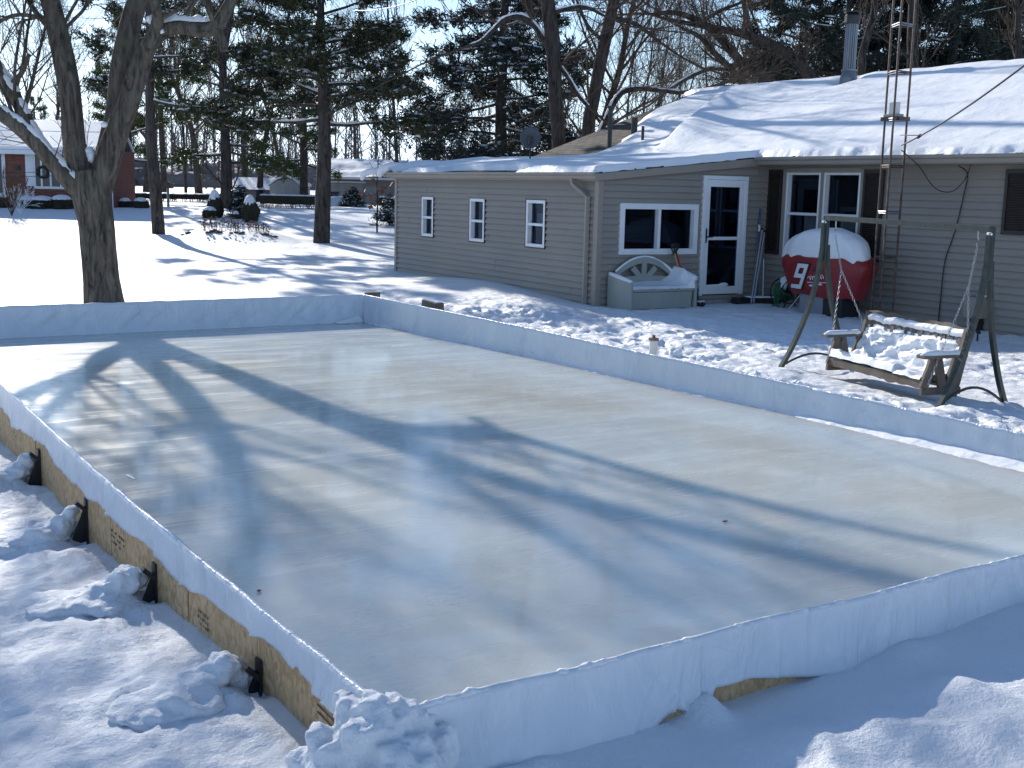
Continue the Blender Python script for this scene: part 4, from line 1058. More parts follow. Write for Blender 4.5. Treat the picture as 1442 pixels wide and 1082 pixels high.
# grill body under the cover
mb = MB(); mb.box(gc[0] - .2, gc[0] + .2, gc[1] - .12, gc[1] + .42, gg - .05, gg + .40); o = mb.build('cabinet', noisy('cabinet_grey', (.22, .25, .28), (.26, .29, .32), 5, .5), gr); bevel(o, .01)
mb = MB(); mb.box(gc[0] - .2, gc[0] + .2, gc[1] - .55, gc[1] - .14, gg - .05, gg + .40); o = mb.build('tank_bay', M_BLACK, gr)
# snow cap
def snowcap(parent, label, c, rx, ry, h, seed, drop=.10, n=48, rings=12, power=2.2, fringe=.06, name='snow'):
    """domed cap whose rim wanders up and down"""
    V = []; F = []
    for j in range(rings + 1):
        r = j / rings
        for i in range(n):
            a = 2 * math.pi * i / n
            d = Vector((math.cos(a), math.sin(a), 0))
            wv = 1 + .16 * mn.noise(d * 1.7 + Vector((seed, 0, 0))) + .07 * mn.noise(d * 5 + Vector((seed, 5, 0)))
            z = h * (1 - r ** power) - drop * max(0, r - .75) / .25 * (.5 + 1.1 * abs(mn.noise(d * 2.6 + Vector((0, seed, 0)))))
            z += .035 * h * mn.noise(Vector((math.cos(a) * r * 3, math.sin(a) * r * 3, seed)))
            V.append((c[0] + math.cos(a) * rx * r * wv, c[1] + math.sin(a) * ry * r * wv, c[2] + z))
    for j in range(rings):
        for i in range(n): i2 = (i + 1) % n; F.append((j * n + i, (j + 1) * n + i, (j + 1) * n + i2, j * n + i2))
    o = mesh_obj(name, V, F, MS_SOFT, parent, smooth=True)
    if label: o['label'] = label
    return o
V = []; F = []; nr = 26; n = 72     # follows the cover's top
def cover_surf(a, z):
    hw = np.interp(z, [q[0] for q in levels], [q[1] for q in levels]); hd = np.interp(z, [q[0] for q in levels], [q[2] for q in levels])
    e = .62; cx_ = abs(math.cos(a)) ** e * (1 if math.cos(a) >= 0 else -1); sy_ = abs(math.sin(a)) ** e * (1 if math.sin(a) >= 0 else -1)
    return cx_ * hd, sy_ * hw
for j in range(nr + 1):
    for i in range(n):
        a = 2 * math.pi * i / n; sy = math.sin(a); cxn = math.cos(a)
        # lower rim: .92 at the ends, about 1.0 in the middle front with tongues
        rim = .96 + .10 * mn.noise(Vector((sy * 3.0, cxn, 1))) + .05 * mn.noise(Vector((sy * 9, cxn, 2))) - .10 * max(0, sy) ** 6 - .0 * max(0, -sy)
        u = j / nr; z = 1.27 - (1.27 - rim) * u ** 1.3
        x_, y_ = cover_surf(a, min(z, 1.269))
        th = .035 + .02 * mn.noise(Vector((sy * 2.5, cxn * 2, u * 3)))
        grow = 1.03 + .30 * math.sin(math.pi * min(1, u * 1.02)) * (1 - .55 * u)
        if j == nr: grow = .985
        zz = z + (.18 * (1 - u ** 1.5)) if j < nr else z - .01
        V.append((gc[0] + x_ * grow, gc[1] + y_ * grow, gg + zz + .012 * mn.noise(Vector((x_ * 8, y_ * 8, 3)))))
for j in range(nr):
    for i in range(n): i2 = (i + 1) % n; F.append((j * n + i, (j + 1) * n + i, (j + 1) * n + i2, j * n + i2))
F.append(tuple(range(n)))
o = mesh_obj('snow', V, F, MS_SOFT, gr, smooth=True); o['label'] = 'tall rounded cap of snow on the red cover'
# printing on the front (-X side): a slanted block 9 with black edge and a script line; built as raised print on the cover
def glyph(strokes, y_off, z_off, s, slant, xface, m, name, w=.2, parent=None, grow=0):
    mb = MB()
    for (a, b) in strokes:
        a = np.array(a, float); b = np.array(b, float); d = b - a; L_ = np.linalg.norm(d); d = d / L_; nn = np.array([-d[1], d[0]])
        w2 = w / 2 + grow; q = [a - d * (w2) + nn * w2, a - d * (w2) - nn * w2, b + d * (w2) - nn * w2, b + d * (w2) + nn * w2]
        P = []
        for (u, v) in q:
            yy = y_off - (u + slant * v) * s; zz = z_off + v * s
            P.append(np.array([xface(yy, zz), yy, zz]))
        mb.add(P + [p + np.array([.004, 0, 0]) for p in P], [(0, 1, 2, 3), (4, 7, 6, 5), (0, 4, 5, 1), (1, 5, 6, 2), (2, 6, 7, 3), (3, 7, 4, 0)])
    return mb.build(name, m, parent)
zl = [q[0] for q in levels]; hdl = [q[2] for q in levels]; hwl = [q[1] for q in levels]
def face_x(yy, zz, off):
    z = zz - gg; hd = np.interp(z, zl, hdl); hw = np.interp(z, zl, hwl); s = min(.999, abs(yy - gc[1]) / hw)
    # superellipse |x|^(2/e)+|y|^(2/e)=1
    return gc[0] - hd * (1 - s ** (2 / .55)) ** (.55 / 2) * 1.035 - off
nine = [((0, .0), (.55, .0)), ((.55, .0), (.55, 1.0)), ((.55, 1.0), (.05, 1.0)), ((.05, 1.0), (.05, .52)), ((.05, .52), (.55, .52))]
dy9, dz9 = gc[1] + .52, gg + .44
glyph(nine, dy9, dz9, .36, .42, lambda y, z: face_x(y, z, .012), M_LETTERK, 'print_outline', .24, cov, .035)
glyph(nine, dy9, dz9, .36, .42, lambda y, z: face_x(y, z, .020), M_LETTER, 'print_number', .20, cov)
glyph([((0, 0), (.5, .0)), ((.05, .5), (.5, .5)), ((0, 1), (.5, 1))][:1] + [((.2, .35), (1.1, .35))], gc[1] + .02, gg + .74, .13, .3, lambda y, z: face_x(y, z, .012), M_LETTERK, 'print_mark', .22, cov)
mb = MB()
def script(y0, z0, L_, amp, k, ph):
    P = []
    for i in range(90):
        t = i / 89; yy = y0 - L_ * t + .02 * math.sin(t * k * 6.28 + 1); zz = z0 + .05 * t + amp * math.sin(t * k * 6.28 + ph) * (.5 + .5 * abs(math.sin(t * 9)))
        P.append((face_x(yy, zz, .012), yy, zz))
    mb.tube(P, .006, 4)
script(gc[1] + .12, gg + .60, .34, .035, 7, 0)
mb.tube([(face_x(gc[1] + .15 - .5 * t, gg + .53 + .03 * t, .012), gc[1] + .15 - .5 * t, gg + .53 + .03 * t) for t in np.linspace(0, 1, 12)], .007, 4)
script(gc[1] + .10, gg + .475, .28, .015, 10, 1)
mb.build('print_script', M_LETTER, cov)

# ---- hose reel, cane
hz_ = np.array([15.3, 15.72, gz(15.3, 15.7)]); hr = empty('hose_reel', hz_); T(hr, 'green garden hose coiled on a reel with snow on top beside the grill', 'hose reel')
mb = MB()
for (y, r) in ((.14, .21), (-.14, .21)):
    mb.tube([hz_ + (0, y + .012 * math.cos(0), .28) + np.array([r * math.cos(a), 0, r * math.sin(a)]) for a in np.linspace(0, 2 * math.pi, 25)], .012, 6, cap=False)
    mb.tube([hz_ + (-.18, y, -.05), hz_ + (0, y, .28), hz_ + (.18, y, -.05)], .012, 6)
mb.tube([hz_ + (0, -.14, .28), hz_ + (0, .14, .28)], .02, 8); mb.build('frame', M_BLACK, hr)
mb = MB()
for k in range(9):
    y = -.11 + .028 * k; r = .15 + .012 * (k % 2)
    mb.tube([hz_ + (r * math.cos(a), y + .028 * a / 6.28, .28 + r * math.sin(a)) for a in np.linspace(0, 2 * math.pi, 21)], .012, 6)
for k in range(3): mb.tube([hz_ + (-.17, -.05 + .05 * k, .28), hz_ + (-.19, -.03 + .05 * k, .12), hz_ + (-.17, -.06 + .05 * k, -.04)], .012, 6)
mb.build('hose', M_GREEN, hr, smooth=True)
mb = MB(); mb.blob(hz_ + (-.02, -.05, .48), .13, .13, .08, seed=3); mb.blob(hz_ + (-.12, -.09, .40), .06, .07, .07, seed=5); mb.build('snow', MS_SOFT, hr, smooth=True)
p0 = np.array([14.98, 15.30, gz(15, 15.3) - .03])
mb = MB(); mb.tube([p0, p0 + (.22, -.20, .42)], .011, 8); o = mb.build('metal_rod', M_ALU, origin=p0); T(o, 'thin metal rod leaning against the left side of the grill', 'rod')

# ---- brooms and shovel against the siding, at the door's right
def leanpole(P, Q, r, m, parent, name='handle', n=10):
    mb = MB(); mb.tube([P, Q], r, n); return mb.build(name, m, parent)
b1 = np.array([15.22, 16.20, gz(15.2, 16.2)])
t = empty('push_broom', b1); T(t, 'push broom with a thin silver handle and snow along its wide head', 'broom')
leanpole(b1 + (-.0, .0, .10), b1 + (.12, .16, .80), .013, M_ALU, t)
mb = MB(); mb.obox(b1 + (.0, 0, .09), (.34, -.12, 0), (.014, .045, 0), (0, 0, .018)); mb.build('head', M_BLACK, t)
mb = MB(); mb.obox(b1 + (.0, 0, .03), (.33, -.115, 0), (.012, .035, 0), (0, 0, .045)); mb.build('bristles', M_BLACK, t)
mb = MB(); mb.obox(b1 + (.0, 0, .122), (.33, -.115, 0), (.016, .048, 0), (0, 0, .016)); o = mb.build('snow', MS_SOFT, t); bevel(o, .012)
b2 = np.array([14.90, 16.20, gz(14.9, 16.2)])
t = empty('snow_brush', b2); T(t, 'long pole with blue and white grip crossing behind the two silver poles', 'brush')
leanpole(b2 + (.45, .30, .30), b2 + (.56, .46, 1.30), .014, M_BLUE, t); o = leanpole(b2 + (.575, .475, 1.42), b2 + (.565, .462, 1.30), .019, M_LETTER, t, 'grip')
leanpole(b2 + (.60, .50, 1.72), b2 + (.575, .475, 1.42), .018, M_BLUE, t, 'grip')
leanpole(b2 + (.45, .30, .30), b2 + (.36, .20, -.05), .013, M_BLUE, t)
for k, (dx_, lb) in enumerate(((0.0, 'left of two parallel silver poles leaning into the corner by the shutter'), (.06, 'right of two parallel silver poles leaning into the corner by the shutter'))):
    p = b2 + np.array([.02 + dx_, -.02, .02]); t = empty('silver_pole', p); T(t, lb, 'pole')
    leanpole(p, p + (.60 , .46, 1.30 - .04 * k), .016, M_ALU, t); leanpole(p + (.60, .46, 1.30 - .04 * k), p + (.62, .475, 1.34 - .04 * k), .019, M_BLACK, t, 'end_cap')
p = b2 + np.array([.0, .0, .0]); mb = MB(); mb.obox(p + (-.12, .12, .06), (.16, .02, 0), (0, .10, 0), (0, 0, .06)); o = mb.build('boot_tray', M_BLACK, origin=p); T(o, 'dark low tray on the ground right of the storm door', 'tray'); bevel(o, .02)

# ---- snow shovels between bench and window
s1 = np.array([13.50, 16.35, .05])
for (off, m, lb, nm) in (((0, 0, 0), M_WOODH, 'shovel with a pale wooden handle and black grip behind the storage bench', 'shovel'), ((.07, .03, .01), M_REDH, 'shovel with a red handle and black grip behind the storage bench', 'shovel')):
    p = s1 + np.array(off); t = empty(nm, p); T(t, lb, 'shovel')
    top = p + (-.13, .20, 1.02)
    leanpole(p + (.0, .0, .35), top, .017, m, t)
    mb = MB(); mb.tube([top, top + (-.055, 0, .05), top + (-.06, 0, .12), top + (.05, 0, .12), top + (.05, 0, .05), top], .014, 8); mb.tube([top + (-.07, 0, .125), top + (.06, 0, .125)], .018, 8); mb.tube([top - (0, 0, .06), top + (0, 0, .02)], .024, 8)
    mb.build('grip', M_BLACK, t, smooth=True)
    mb = MB(); V = []; F = []
    for j in range(7):
        for i in range(7):
            u, v = i / 6 - .5, j / 6; V.append(p + (u * .34, -.06 + .05 * math.cos(u * 3.1) - .06 * v * 0, .0 + .38 * v))
    for j in range(6):
        for i in range(6): F.append((j * 7 + i, j * 7 + i + 1, (j + 1) * 7 + i + 1, (j + 1) * 7 + i))
    o = mesh_obj('blade', V, F, M_BLACK, t, smooth=True); o.modifiers.new('t', 'SOLIDIFY').thickness = .006
bt = np.array([13.62, 16.35, gz(13.6, 16.3)])
for k in range(2):
    p = bt + np.array([.10 * k + .06, .02 * k - .08, 0]); mb = MB()
    Q = [p + (0, .10, .30), p + (0, .10, .18), p + (0, .09, .08), p + (0, .02, .045), p + (0, -.12, .04), p + (0, -.16, .035)]
    mb.tube(Q, [.05, .048, .055, .052, .045, .02], 10); o = mb.build('boot', M_BLACK, origin=p, smooth=True)
    T(o, ['black boot standing against the right end of the storage bench', 'black boot standing nearest the storm door'][k], 'boot', 'pair of boots by the door')
    mb = MB(); mb.blob(p + (0, -.10, .085), .04, .06, .02, seed=k); s_ = mb.build('snow', MS_SOFT, o, smooth=True); 

# ---- plastic storage bench
o0 = np.array([12.10, 16.0, gz(12.5, 16.05) - .03]); sb = empty('storage_bench', o0)
T(sb, 'pale grey plastic storage bench with an arched back, filled with snow', 'bench')
bx0, bx1, byf, byb = 12.02, 13.42, 15.98, 16.66
zb = o0[2]
for (x, lb) in ((bx0, 'left side panel of the bench'), (bx1, 'right side panel of the bench')):
    mb = MB(); mb.prism([(x, byf, zb), (x, byb, zb), (x, byb, zb + .60), (x, byb - .12, zb + .56), (x, byf + .10, zb + .52), (x, byf + .02, zb + .49), (x, byf, zb + .44)], (.06, 0, 0))
    o = mb.build('side_panel', M_BENCH, sb); bevel(o, .02, 3); o['label'] = lb
mb = MB(); mb.prism([(bx0 + .09, byf + .06, zb + .03), (bx1 - .03, byf + .06, zb + .03), (bx1 - .03, byf + .03, zb + .32), (bx0 + .07, byf + .03, zb + .32)], (0, .03, 0)); o = mb.build('front_panel', M_BENCH, sb); bevel(o, .01)
mb = MB(); mb.box(bx0 + .065, bx1 - .005, byf + .01, byb - .06, zb + .325, zb + .375); o = mb.build('seat', M_BENCH, sb); bevel(o, .015)
mb = MB(); mb.box(bx0 + .07, bx1 - .01, byb - .03, byb - .01, zb, zb + .35); mb.build('rear_panel', M_BENCH, sb)
# arched back with fan openings: built as strips between inner and outer arcs
mb = MB(); xc = (bx0 + bx1 + .06) / 2; hw = .66; yb_ = byb - .09
def arcz(u): return zb + .58 + .30 * max(0, math.cos(u * math.pi / 2 * 1.02)) ** .8
N_ = 48
outer = [(xc + hw * (2 * i / N_ - 1), arcz(2 * i / N_ - 1)) for i in range(N_ + 1)]
def quadstrip(a, b, y0, y1):
    """a, b lists of (x,z)"""
    n_ = len(a)
    V = [(p[0], y, p[1]) for y in (y0, y1) for s__ in (a, b) for p in s__]
    F = []
    for i in range(n_ - 1):
        F += [(i, i + 1, n_ + i + 1, n_ + i), (2 * n_ + i, 3 * n_ + i, 3 * n_ + i + 1, 2 * n_ + i + 1), (i, 2 * n_ + i, 2 * n_ + i + 1, i + 1), (n_ + i, n_ + i + 1, 3 * n_ + i + 1, 3 * n_ + i)]
    F += [(0, n_, 3 * n_, 2 * n_), (n_ - 1, 3 * n_ - 1, 4 * n_ - 1, 2 * n_ - 1)]
    mb.add(V, F)
inner = [(xc + (p[0] - xc) * .86, zb + .50 + (p[1] - zb - .50) * .72) for p in outer]
quadstrip(inner, outer, yb_, yb_ + .05)
base = [(p[0], zb + .30) for p in outer]
low = [(p[0], zb + .52 + .04 * math.cos((p[0] - xc) / hw * 1.5)) for p in outer]
quadstrip(base, low, yb_ + .002, yb_ + .048)
for a in (-47, 0, 47):
    ar = math.radians(a); d = np.array([math.sin(ar), 0, math.cos(ar)]); c0 = np.array([xc, yb_ + .025, zb + .46])
    ln = .33 if abs(a) < 50 else .50
    mb.obox(c0 + d * ln / 2 * 1.1, d * ln / 2, np.array([d[2], 0, -d[0]]) * .05, (0, .022, 0))
o = mb.build('backrest', M_BENCH, sb)
# snow in the bench
def seat_snow(x, y):
    u = (x - bx0) / (bx1 - bx0); v = (y - byf) / (byb - byf)
    h = zb + .42 + .02 * fbm(np.array([x]), np.array([y]), .3, 3, 3)[0]
    h += .16 * float(sstep(.75, 1.02, u)) * float(sstep(.1, .5, v)) + .05 * float(sstep(.4, 1, v)) + .10 * float(sstep(.9, 1.0, u))
    h -= .10 * float(sstep(.10, 0, v)) ** 2
    return float(h)
V = []; F = []; n1, n2 = 44, 24
for j in range(n2 + 1):
    for i in range(n1 + 1):
        x = bx0 + .065 + (bx1 - bx0 - .065) * i / n1; y = byf + .005 + (yb_ - byf - .01) * j / n2
        z = seat_snow(x, y)
        if j == 0: z = zb + .37
        V.append((x, y, z))
for j in range(n2):
    for i in range(n1): F.append((j * (n1 + 1) + i, j * (n1 + 1) + i + 1, (j + 1) * (n1 + 1) + i + 1, (j + 1) * (n1 + 1) + i))
o = mesh_obj('snow', V, F, MS_SOFT, sb, smooth=True); o['label'] = 'snow filling the seat'
mb = MB()
P, Rr = smooth_path([(bx1 + .03, byf + .03, zb + .53), (bx1 + .03, byf + .3, zb + .58), (bx1 + .02, byb - .1, zb + .62)], [.05, .075, .06], 5); mb.tube(P, Rr, 10)
P, Rr = smooth_path([(bx0 + .03, byf + .03, zb + .50), (bx0 + .03, byf + .3, zb + .545), (bx0 + .03, byb - .03, zb + .60)], [.03, .04, .035], 5); mb.tube(P, Rr, 10)
P = [(p[0], yb_ + .02, p[1] + .006) for p in outer[2:-1]]; mb.tube(P, [.02 + .008 * mn.noise(Vector((q[0] * 5, 0, 0))) + .03 * max(0, (q[0] - xc) / hw - .5) for q in P], 8)
o = mb.build('snow', MS_SOFT, sb, smooth=True); o['label'] = 'snow lying on the arms and the arched back'

# ---- swing frame
zf = gz
fA = empty('swing_frame', (10.1, 8.75, .1)); T(fA, 'dark green curved steel swing stand beside the right boards of the rink', 'swing frame')
TL = np.array([10.24, 9.92, 1.86]); TR = np.array([9.90, 7.44, 1.83])
feet = {'FL': on_plane(1095, 521, .10), 'BL': np.array([10.72, 9.76, .03]), 'FR': on_plane(1318, 577, .10), 'BR': np.array([10.42, 7.46, .02])}
mb = MB(); mb.tube([TL, TR], .027, 4, sq=1.0); mb.build('top_beam', M_STEELG, fA)
for (top, f1, f2, side) in ((TL, 'FL', 'BL', 'left'), (TR, 'FR', 'BR', 'right')):
    F1, F2 = feet[f1], feet[f2]
    dv = (F2 - F1); dv[2] = 0; dv /= np.linalg.norm(dv)
    for (ft, sg) in ((F1, -1), (F2, 1)):
        j = top + np.array([0, 0, 0]); a = j + dv * (.030 * sg); b_ = a - np.array([0, 0, .34 if sg < 0 else .36])
        c_ = np.array([lerp(b_[0], ft[0], .26), lerp(b_[1], ft[1], .26), lerp(b_[2], ft[2], .48)])
        P, Rr = smooth_path([b_, b_ + (c_ - b_) * .45 + dv * (-sg * .02), c_, np.array([lerp(b_[0], ft[0], .60), lerp(b_[1], ft[1], .60), lerp(b_[2], ft[2], .78)]), ft - (0, 0, .04)], [.023] * 5, 6)
        mb = MB(); mb.tube([b_ + (0, 0, .30 if sg < 0 else .05)] + P, .023, 4, sq=1.0); mb.build('leg', M_STEELG, fA)
    mb = MB(); mb.tube([top + (0, 0, .02), top - (0, 0, .50)], .025, 4, sq=1.0); mb.build('post', M_STEELG, fA)
    P = [F1 + (F2 - F1) * t + np.array([0, 0, .02 + .20 * math.sin(math.pi * t)]) for t in np.linspace(.02, .98, 14)]
    mb = MB(); mb.tube(P, .014, 6); mb.build('foot_brace', M_STEELG, fA, smooth=True)
    mb = MB(); mb.blob(top - dv * .03 + (0, 0, -.05), .03, .03, .02, seed=2); mb.build('snow', MS_SOFT, fA, smooth=True)

# ---- hanging bench swing
BO = np.array([9.64, 8.535, .30]); bl = np.array([-.222, -.975, 0]); bl /= np.linalg.norm(bl); bd = np.array([bl[1] * -1, bl[0], 0]) * 1.0
bd = np.array([.975, -.222, 0]); bd /= np.linalg.norm(bd)
bn = empty('bench_swing', BO); T(bn, 'weathered wooden bench swing covered in snow, hanging by chains', 'bench swing')
HL = .84
def bp(u, v, w): return BO + bl * u + bd * v + np.array([0, 0, w])
def plank(c, hu, hv, hw, name, ang=0, parent=bn, wob=0):
    u_ = bl * hu; vv = bd * math.cos(ang) + np.array([0, 0, 1]) * math.sin(ang); ww = -bd * math.sin(ang) + np.array([0, 0, 1]) * math.cos(ang)
    mb = MB(); mb.obox(c, u_, vv * hv, ww * hw); return mb.build(name, M_WOODG, parent)
# log-edge front rail
V = []; F = []; n = 60
for i in range(n + 1):
    u = -HL + 2 * HL * i / n; z1 = .035 + .014 * mn.noise(Vector((u * 4, 1, 0))); z0 = -.045 - .03 * abs(mn.noise(Vector((u * 5, 4, 0)))) * (1 + (u > 0)) 
    V += [bp(u, -.02, z0), bp(u, -.02, z1), bp(u, .02, z1), bp(u, .02, z0)]
for i in range(n):
    for k in range(4): k2 = (k + 1) % 4; F.append((4 * i + k, 4 * i + 4 + k, 4 * i + 4 + k2, 4 * i + k2))
F += [(0, 1, 2, 3), (4 * n + 3, 4 * n + 2, 4 * n + 1, 4 * n)]
mesh_obj('front_rail', V, F, M_WOODG, bn)
for k in range(4): plank(bp(0, .07 + .09 * k, .01 - .02 * k), HL - .03, .038, .012, 'seat_slat', ang=-.12)
back0, back1 = np.array([.36, -.06]), np.array([.49, .54])
bdir = (back1 - back0) / np.linalg.norm(back1 - back0)
def bk(u, s, off=0):   # point on the back plane, s along the height 0..1
    q = back0 + (back1 - back0) * s; return bp(u, q[0] - off * bdir[1], q[1] + off * bdir[0])
for k in range(13):
    u = -.72 + 1.44 * k / 12; a, b_ = bk(u, .05), bk(u, .93)
    mb = MB(); c = (a + b_) / 2; h = (b_ - a) / 2; mb.obox(c, h, bl * .03, np.cross(h / np.linalg.norm(h), bl) * .009); mb.build('back_slat', M_WOODG, bn)
def wavy_rail(name, s0, s1, holes, th=.016, amp=.03):
    V = []; F = []; n = 72
    for i in range(n + 1):
        u = -HL + 2 * HL * i / n
        e0_ = s0 - holes * max(0, math.cos(u * 11)) * 0 + amp * .8 * abs(math.sin(u * 5.6)) * (1 if name == 'top_rail' else 0)
        e1 = s1 + amp * .45 * mn.noise(Vector((u * 5, s1 * 9, 0)))
        for (s, o_) in ((e0_, -th), (e1, -th), (e1, th), (e0_, th)): V.append(bk(u, s, -.015 + o_))
    for i in range(n):
        for k in range(4): k2 = (k + 1) % 4; F.append((4 * i + k, 4 * i + 4 + k, 4 * i + 4 + k2, 4 * i + k2))
    F += [(0, 1, 2, 3), (4 * n + 3, 4 * n + 2, 4 * n + 1, 4 * n)]
    return mesh_obj(name, V, F, M_WOODG, bn)
wavy_rail('top_rail', .80, 1.03, 0, .018, .16); wavy_rail('lower_rail', .0, .12, 0)
for sg in (-1, 1):
    u = sg * (HL - .02)
    a, b_ = bk(u, -.12), bk(u, 1.0); h = (b_ - a) / 2
    mb = MB(); mb.obox((a + b_) / 2, h, bl * .022, np.cross(h / np.linalg.norm(h), bl) * .045); mb.build('back_post', M_WOODG, bn)
    # arm
    mb = MB(); mb.prism([bp(u * 1.03 + d_[0], d_[1], .26 + .02 * d_[1]) for d_ in ((-.06, -.08), (.06, -.08), (.065, .0), (.05, .44), (-.05, .44), (-.065, .0))], (0, 0, .03)); mb.build('armrest', M_WOODG, bn)
    for (v0, v1) in ((.0, .10), (.22, .14), (.29, .38)):
        a = bp(u, v0, -.04); b_ = bp(u, v1, .26); h = (b_ - a) / 2; mb = MB(); mb.obox((a + b_) / 2, h, bl * .018, np.cross(h / np.linalg.norm(h), bl) * .045); mb.build('arm_post', M_WOODG, bn)
    mb = MB(); mb.obox(bp(u, .20, -.075), bd * .23, bl * .02, (0, 0, .035)); mb.build('side_rail', M_WOODG, bn)
    # snow on arm
    V = []; F = []; n, K = 16, 7
    for i in range(n + 1):
        v = -.07 + .48 * i / n; e = min(1, .35 + 5 * min(i / n, 1 - i / n)); hh = .05 * e * (1 + .3 * mn.noise(Vector((v * 6, u, 0))))
        for k in range(K): th = math.pi * k / (K - 1); V.append(bp(u * 1.03 + .055 * math.cos(th) * e, v, .285 + .02 * v + hh * math.sin(th)))
    for i in range(n):
        for k in range(K - 1): F.append((i * K + k, (i + 1) * K + k, (i + 1) * K + k + 1, i * K + k + 1))
    F += [tuple(range(K)), tuple(range(n * K, n * K + K))[::-1]]
    o = mesh_obj('snow', V, F, MS_SOFT, bn, smooth=True); o['label'] = 'snow along the ' + ('left' if sg < 0 else 'right') + ' armrest'
# snow on seat and back: one lumpy sheet
V = []; F = []; nu, nv = 110, 64
for i in range(nu + 1):
    u = -HL + .05 + (2 * HL - .10) * i / nu
    for j in range(nv + 1):
        s = j / nv
        if s < .5:
            v = -.02 + .39 * (s / .5); th = .07 + .035 * mn.noise(Vector((u * 3.5, v * 5, 2))) + .02 * mn.noise(Vector((u * 10, v * 10, 1))) + .05 * math.exp(-((v - .03) / .07) ** 2) * (1 - .25 * (u > .3))
            th += .06 * math.exp(-((v - .36) / .12) ** 2)
            if u > .35: th -= .05 * math.exp(-((v - .03) / .07) ** 2)
            th *= min(1, (v + .03) / .03)
            p = bp(u, v - .012, .02 - .13 * v + th)
        else:
            t_ = (s - .5) / .5; sb_ = .02 + .80 * t_ - .10 * (.5 + .5 * mn.noise(Vector((u * 4, 3, 0))))* t_
            lump = mn.noise(Vector((u * 6, t_ * 5, 7))); lump2 = mn.noise(Vector((u * 14, t_ * 11, 9)))
            th = .075 * (1 - t_) + .045 + .05 * lump + .02 * lump2 - (.10 * max(0, lump2 - .15) if t_ > .45 else 0)
            if t_ > .93: th *= .2
            p = bk(u, sb_, th)
        V.append(p)
for i in range(nu):
    for j in range(nv): F.append((i * (nv + 1) + j, (i + 1) * (nv + 1) + j, (i + 1) * (nv + 1) + j + 1, i * (nv + 1) + j + 1))
o = mesh_obj('snow', V, F, MS_SOFT, bn, smooth=True); o['label'] = 'lumpy snow caked over the seat and backrest'
V = []; F = []; n, K = 90, 6
for i in range(n + 1):
    u = -HL + .03 + (2 * HL - .06) * i / n; a = mn.noise(Vector((u * 5, 6, 0))) + .4 * mn.noise(Vector((u * 16, 6, 0)))
    for k in range(K):
        q = k / (K - 1); V.append(bk(u, .84 + .13 * q + .03 * a, .008 + .03 * math.sin(math.pi * q) * (1 + a)))
for i in range(n):
    for k in range(K - 1): F.append((i * K + k, (i + 1) * K + k, (i + 1) * K + k + 1, i * K + k + 1))
o = mesh_obj('snow', V, F, MS_SOFT, bn, smooth=True); o['label'] = 'snow stuck to the top rail of the backrest'
# chains: each chain a row of links
def chain(P, Q, label):
    P, Q = np.array(P, float), np.array(Q, float); L_ = np.linalg.norm(Q - P); d = (Q - P) / L_; n = int(L_ / .034)
    s1_ = np.cross(d, (0, 0, 1)); s1_ /= np.linalg.norm(s1_); s2 = np.cross(d, s1_); mb = MB()
    for k in range(n):
        c = P + d * (k + .5) * L_ / n; s_ = s1_ if k % 2 else s2
        ring = [c + d * .022 * math.cos(a) + s_ * .010 * math.sin(a) for a in np.linspace(0, 2 * math.pi, 9)]
        mb.tube(ring, .0035, 4, cap=False)
    o = mb.build('chain', M_CHAIN, bn); o['label'] = label
bv = (TR - TL) / np.linalg.norm(TR - TL)
for (top, t_, sg, sd) in ((TL, .17, -1, 'left'), (TR, -.17, 1, 'right')):
    hook = top + bv * t_ - (0, 0, .03); j = hook - (0, 0, .16)
    mb = MB(); mb.tube([hook + (0, 0, .0), hook - (0, 0, .06), hook + (.02, 0, -.09), hook - (.01, 0, .12), j], .007, 6); mb.build('hook', M_CHAIN, bn)
    u = sg * (HL + .02)
    jj = j + (bp(u, .3, .3) - j) * .36
    chain(j, jj, sd + ' upper chain'); chain(jj, bp(u, .02, .0), sd + ' front chain'); chain(jj, bk(u, .72), sd + ' back chain')
# ================================================================ trees
class TW:
    """many thin tapering tubes, every polyline with K points"""
    def __init__(s, K=5): s.K = K; s.P = []; s.R = []
    def add(s, P, R): s.P.append(np.asarray(P, float)); s.R.append(np.asarray(R, float))
    def arrays(s, sides=3):
        P = np.stack(s.P); R = np.stack(s.R); N, K, _ = P.shape
        Tn = np.empty_like(P); Tn[:, 1:-1] = P[:, 2:] - P[:, :-2]; Tn[:, 0] = P[:, 1] - P[:, 0]; Tn[:, -1] = P[:, -1] - P[:, -2]
        Tn /= (np.linalg.norm(Tn, axis=2, keepdims=True) + 1e-9)
        ref = np.where(np.abs(Tn[:, :1, 2:3]) < .9, np.array([[[0, 0, 1.]]]), np.array([[[1., 0, 0]]]))
        A = np.cross(Tn, np.broadcast_to(ref, Tn.shape)); A /= (np.linalg.norm(A, axis=2, keepdims=True) + 1e-9); B = np.cross(Tn, A)
        an = 2 * np.pi * np.arange(sides) / sides
        V = P[:, :, None] + R[:, :, None, None] * (np.cos(an)[None, None, :, None] * A[:, :, None] + np.sin(an)[None, None, :, None] * B[:, :, None])
        base = (np.arange(N) * K * sides)[:, None, None]; k = (np.arange(K - 1) * sides)[None, :, None]; q = np.arange(sides)[None, None]
        q2 = (q + 1) % sides
        F = np.stack([base + k + q, base + k + q2, base + k + sides + q2, base + k + sides + q], -1).reshape(-1, 4)
        return V.reshape(-1, 3), F
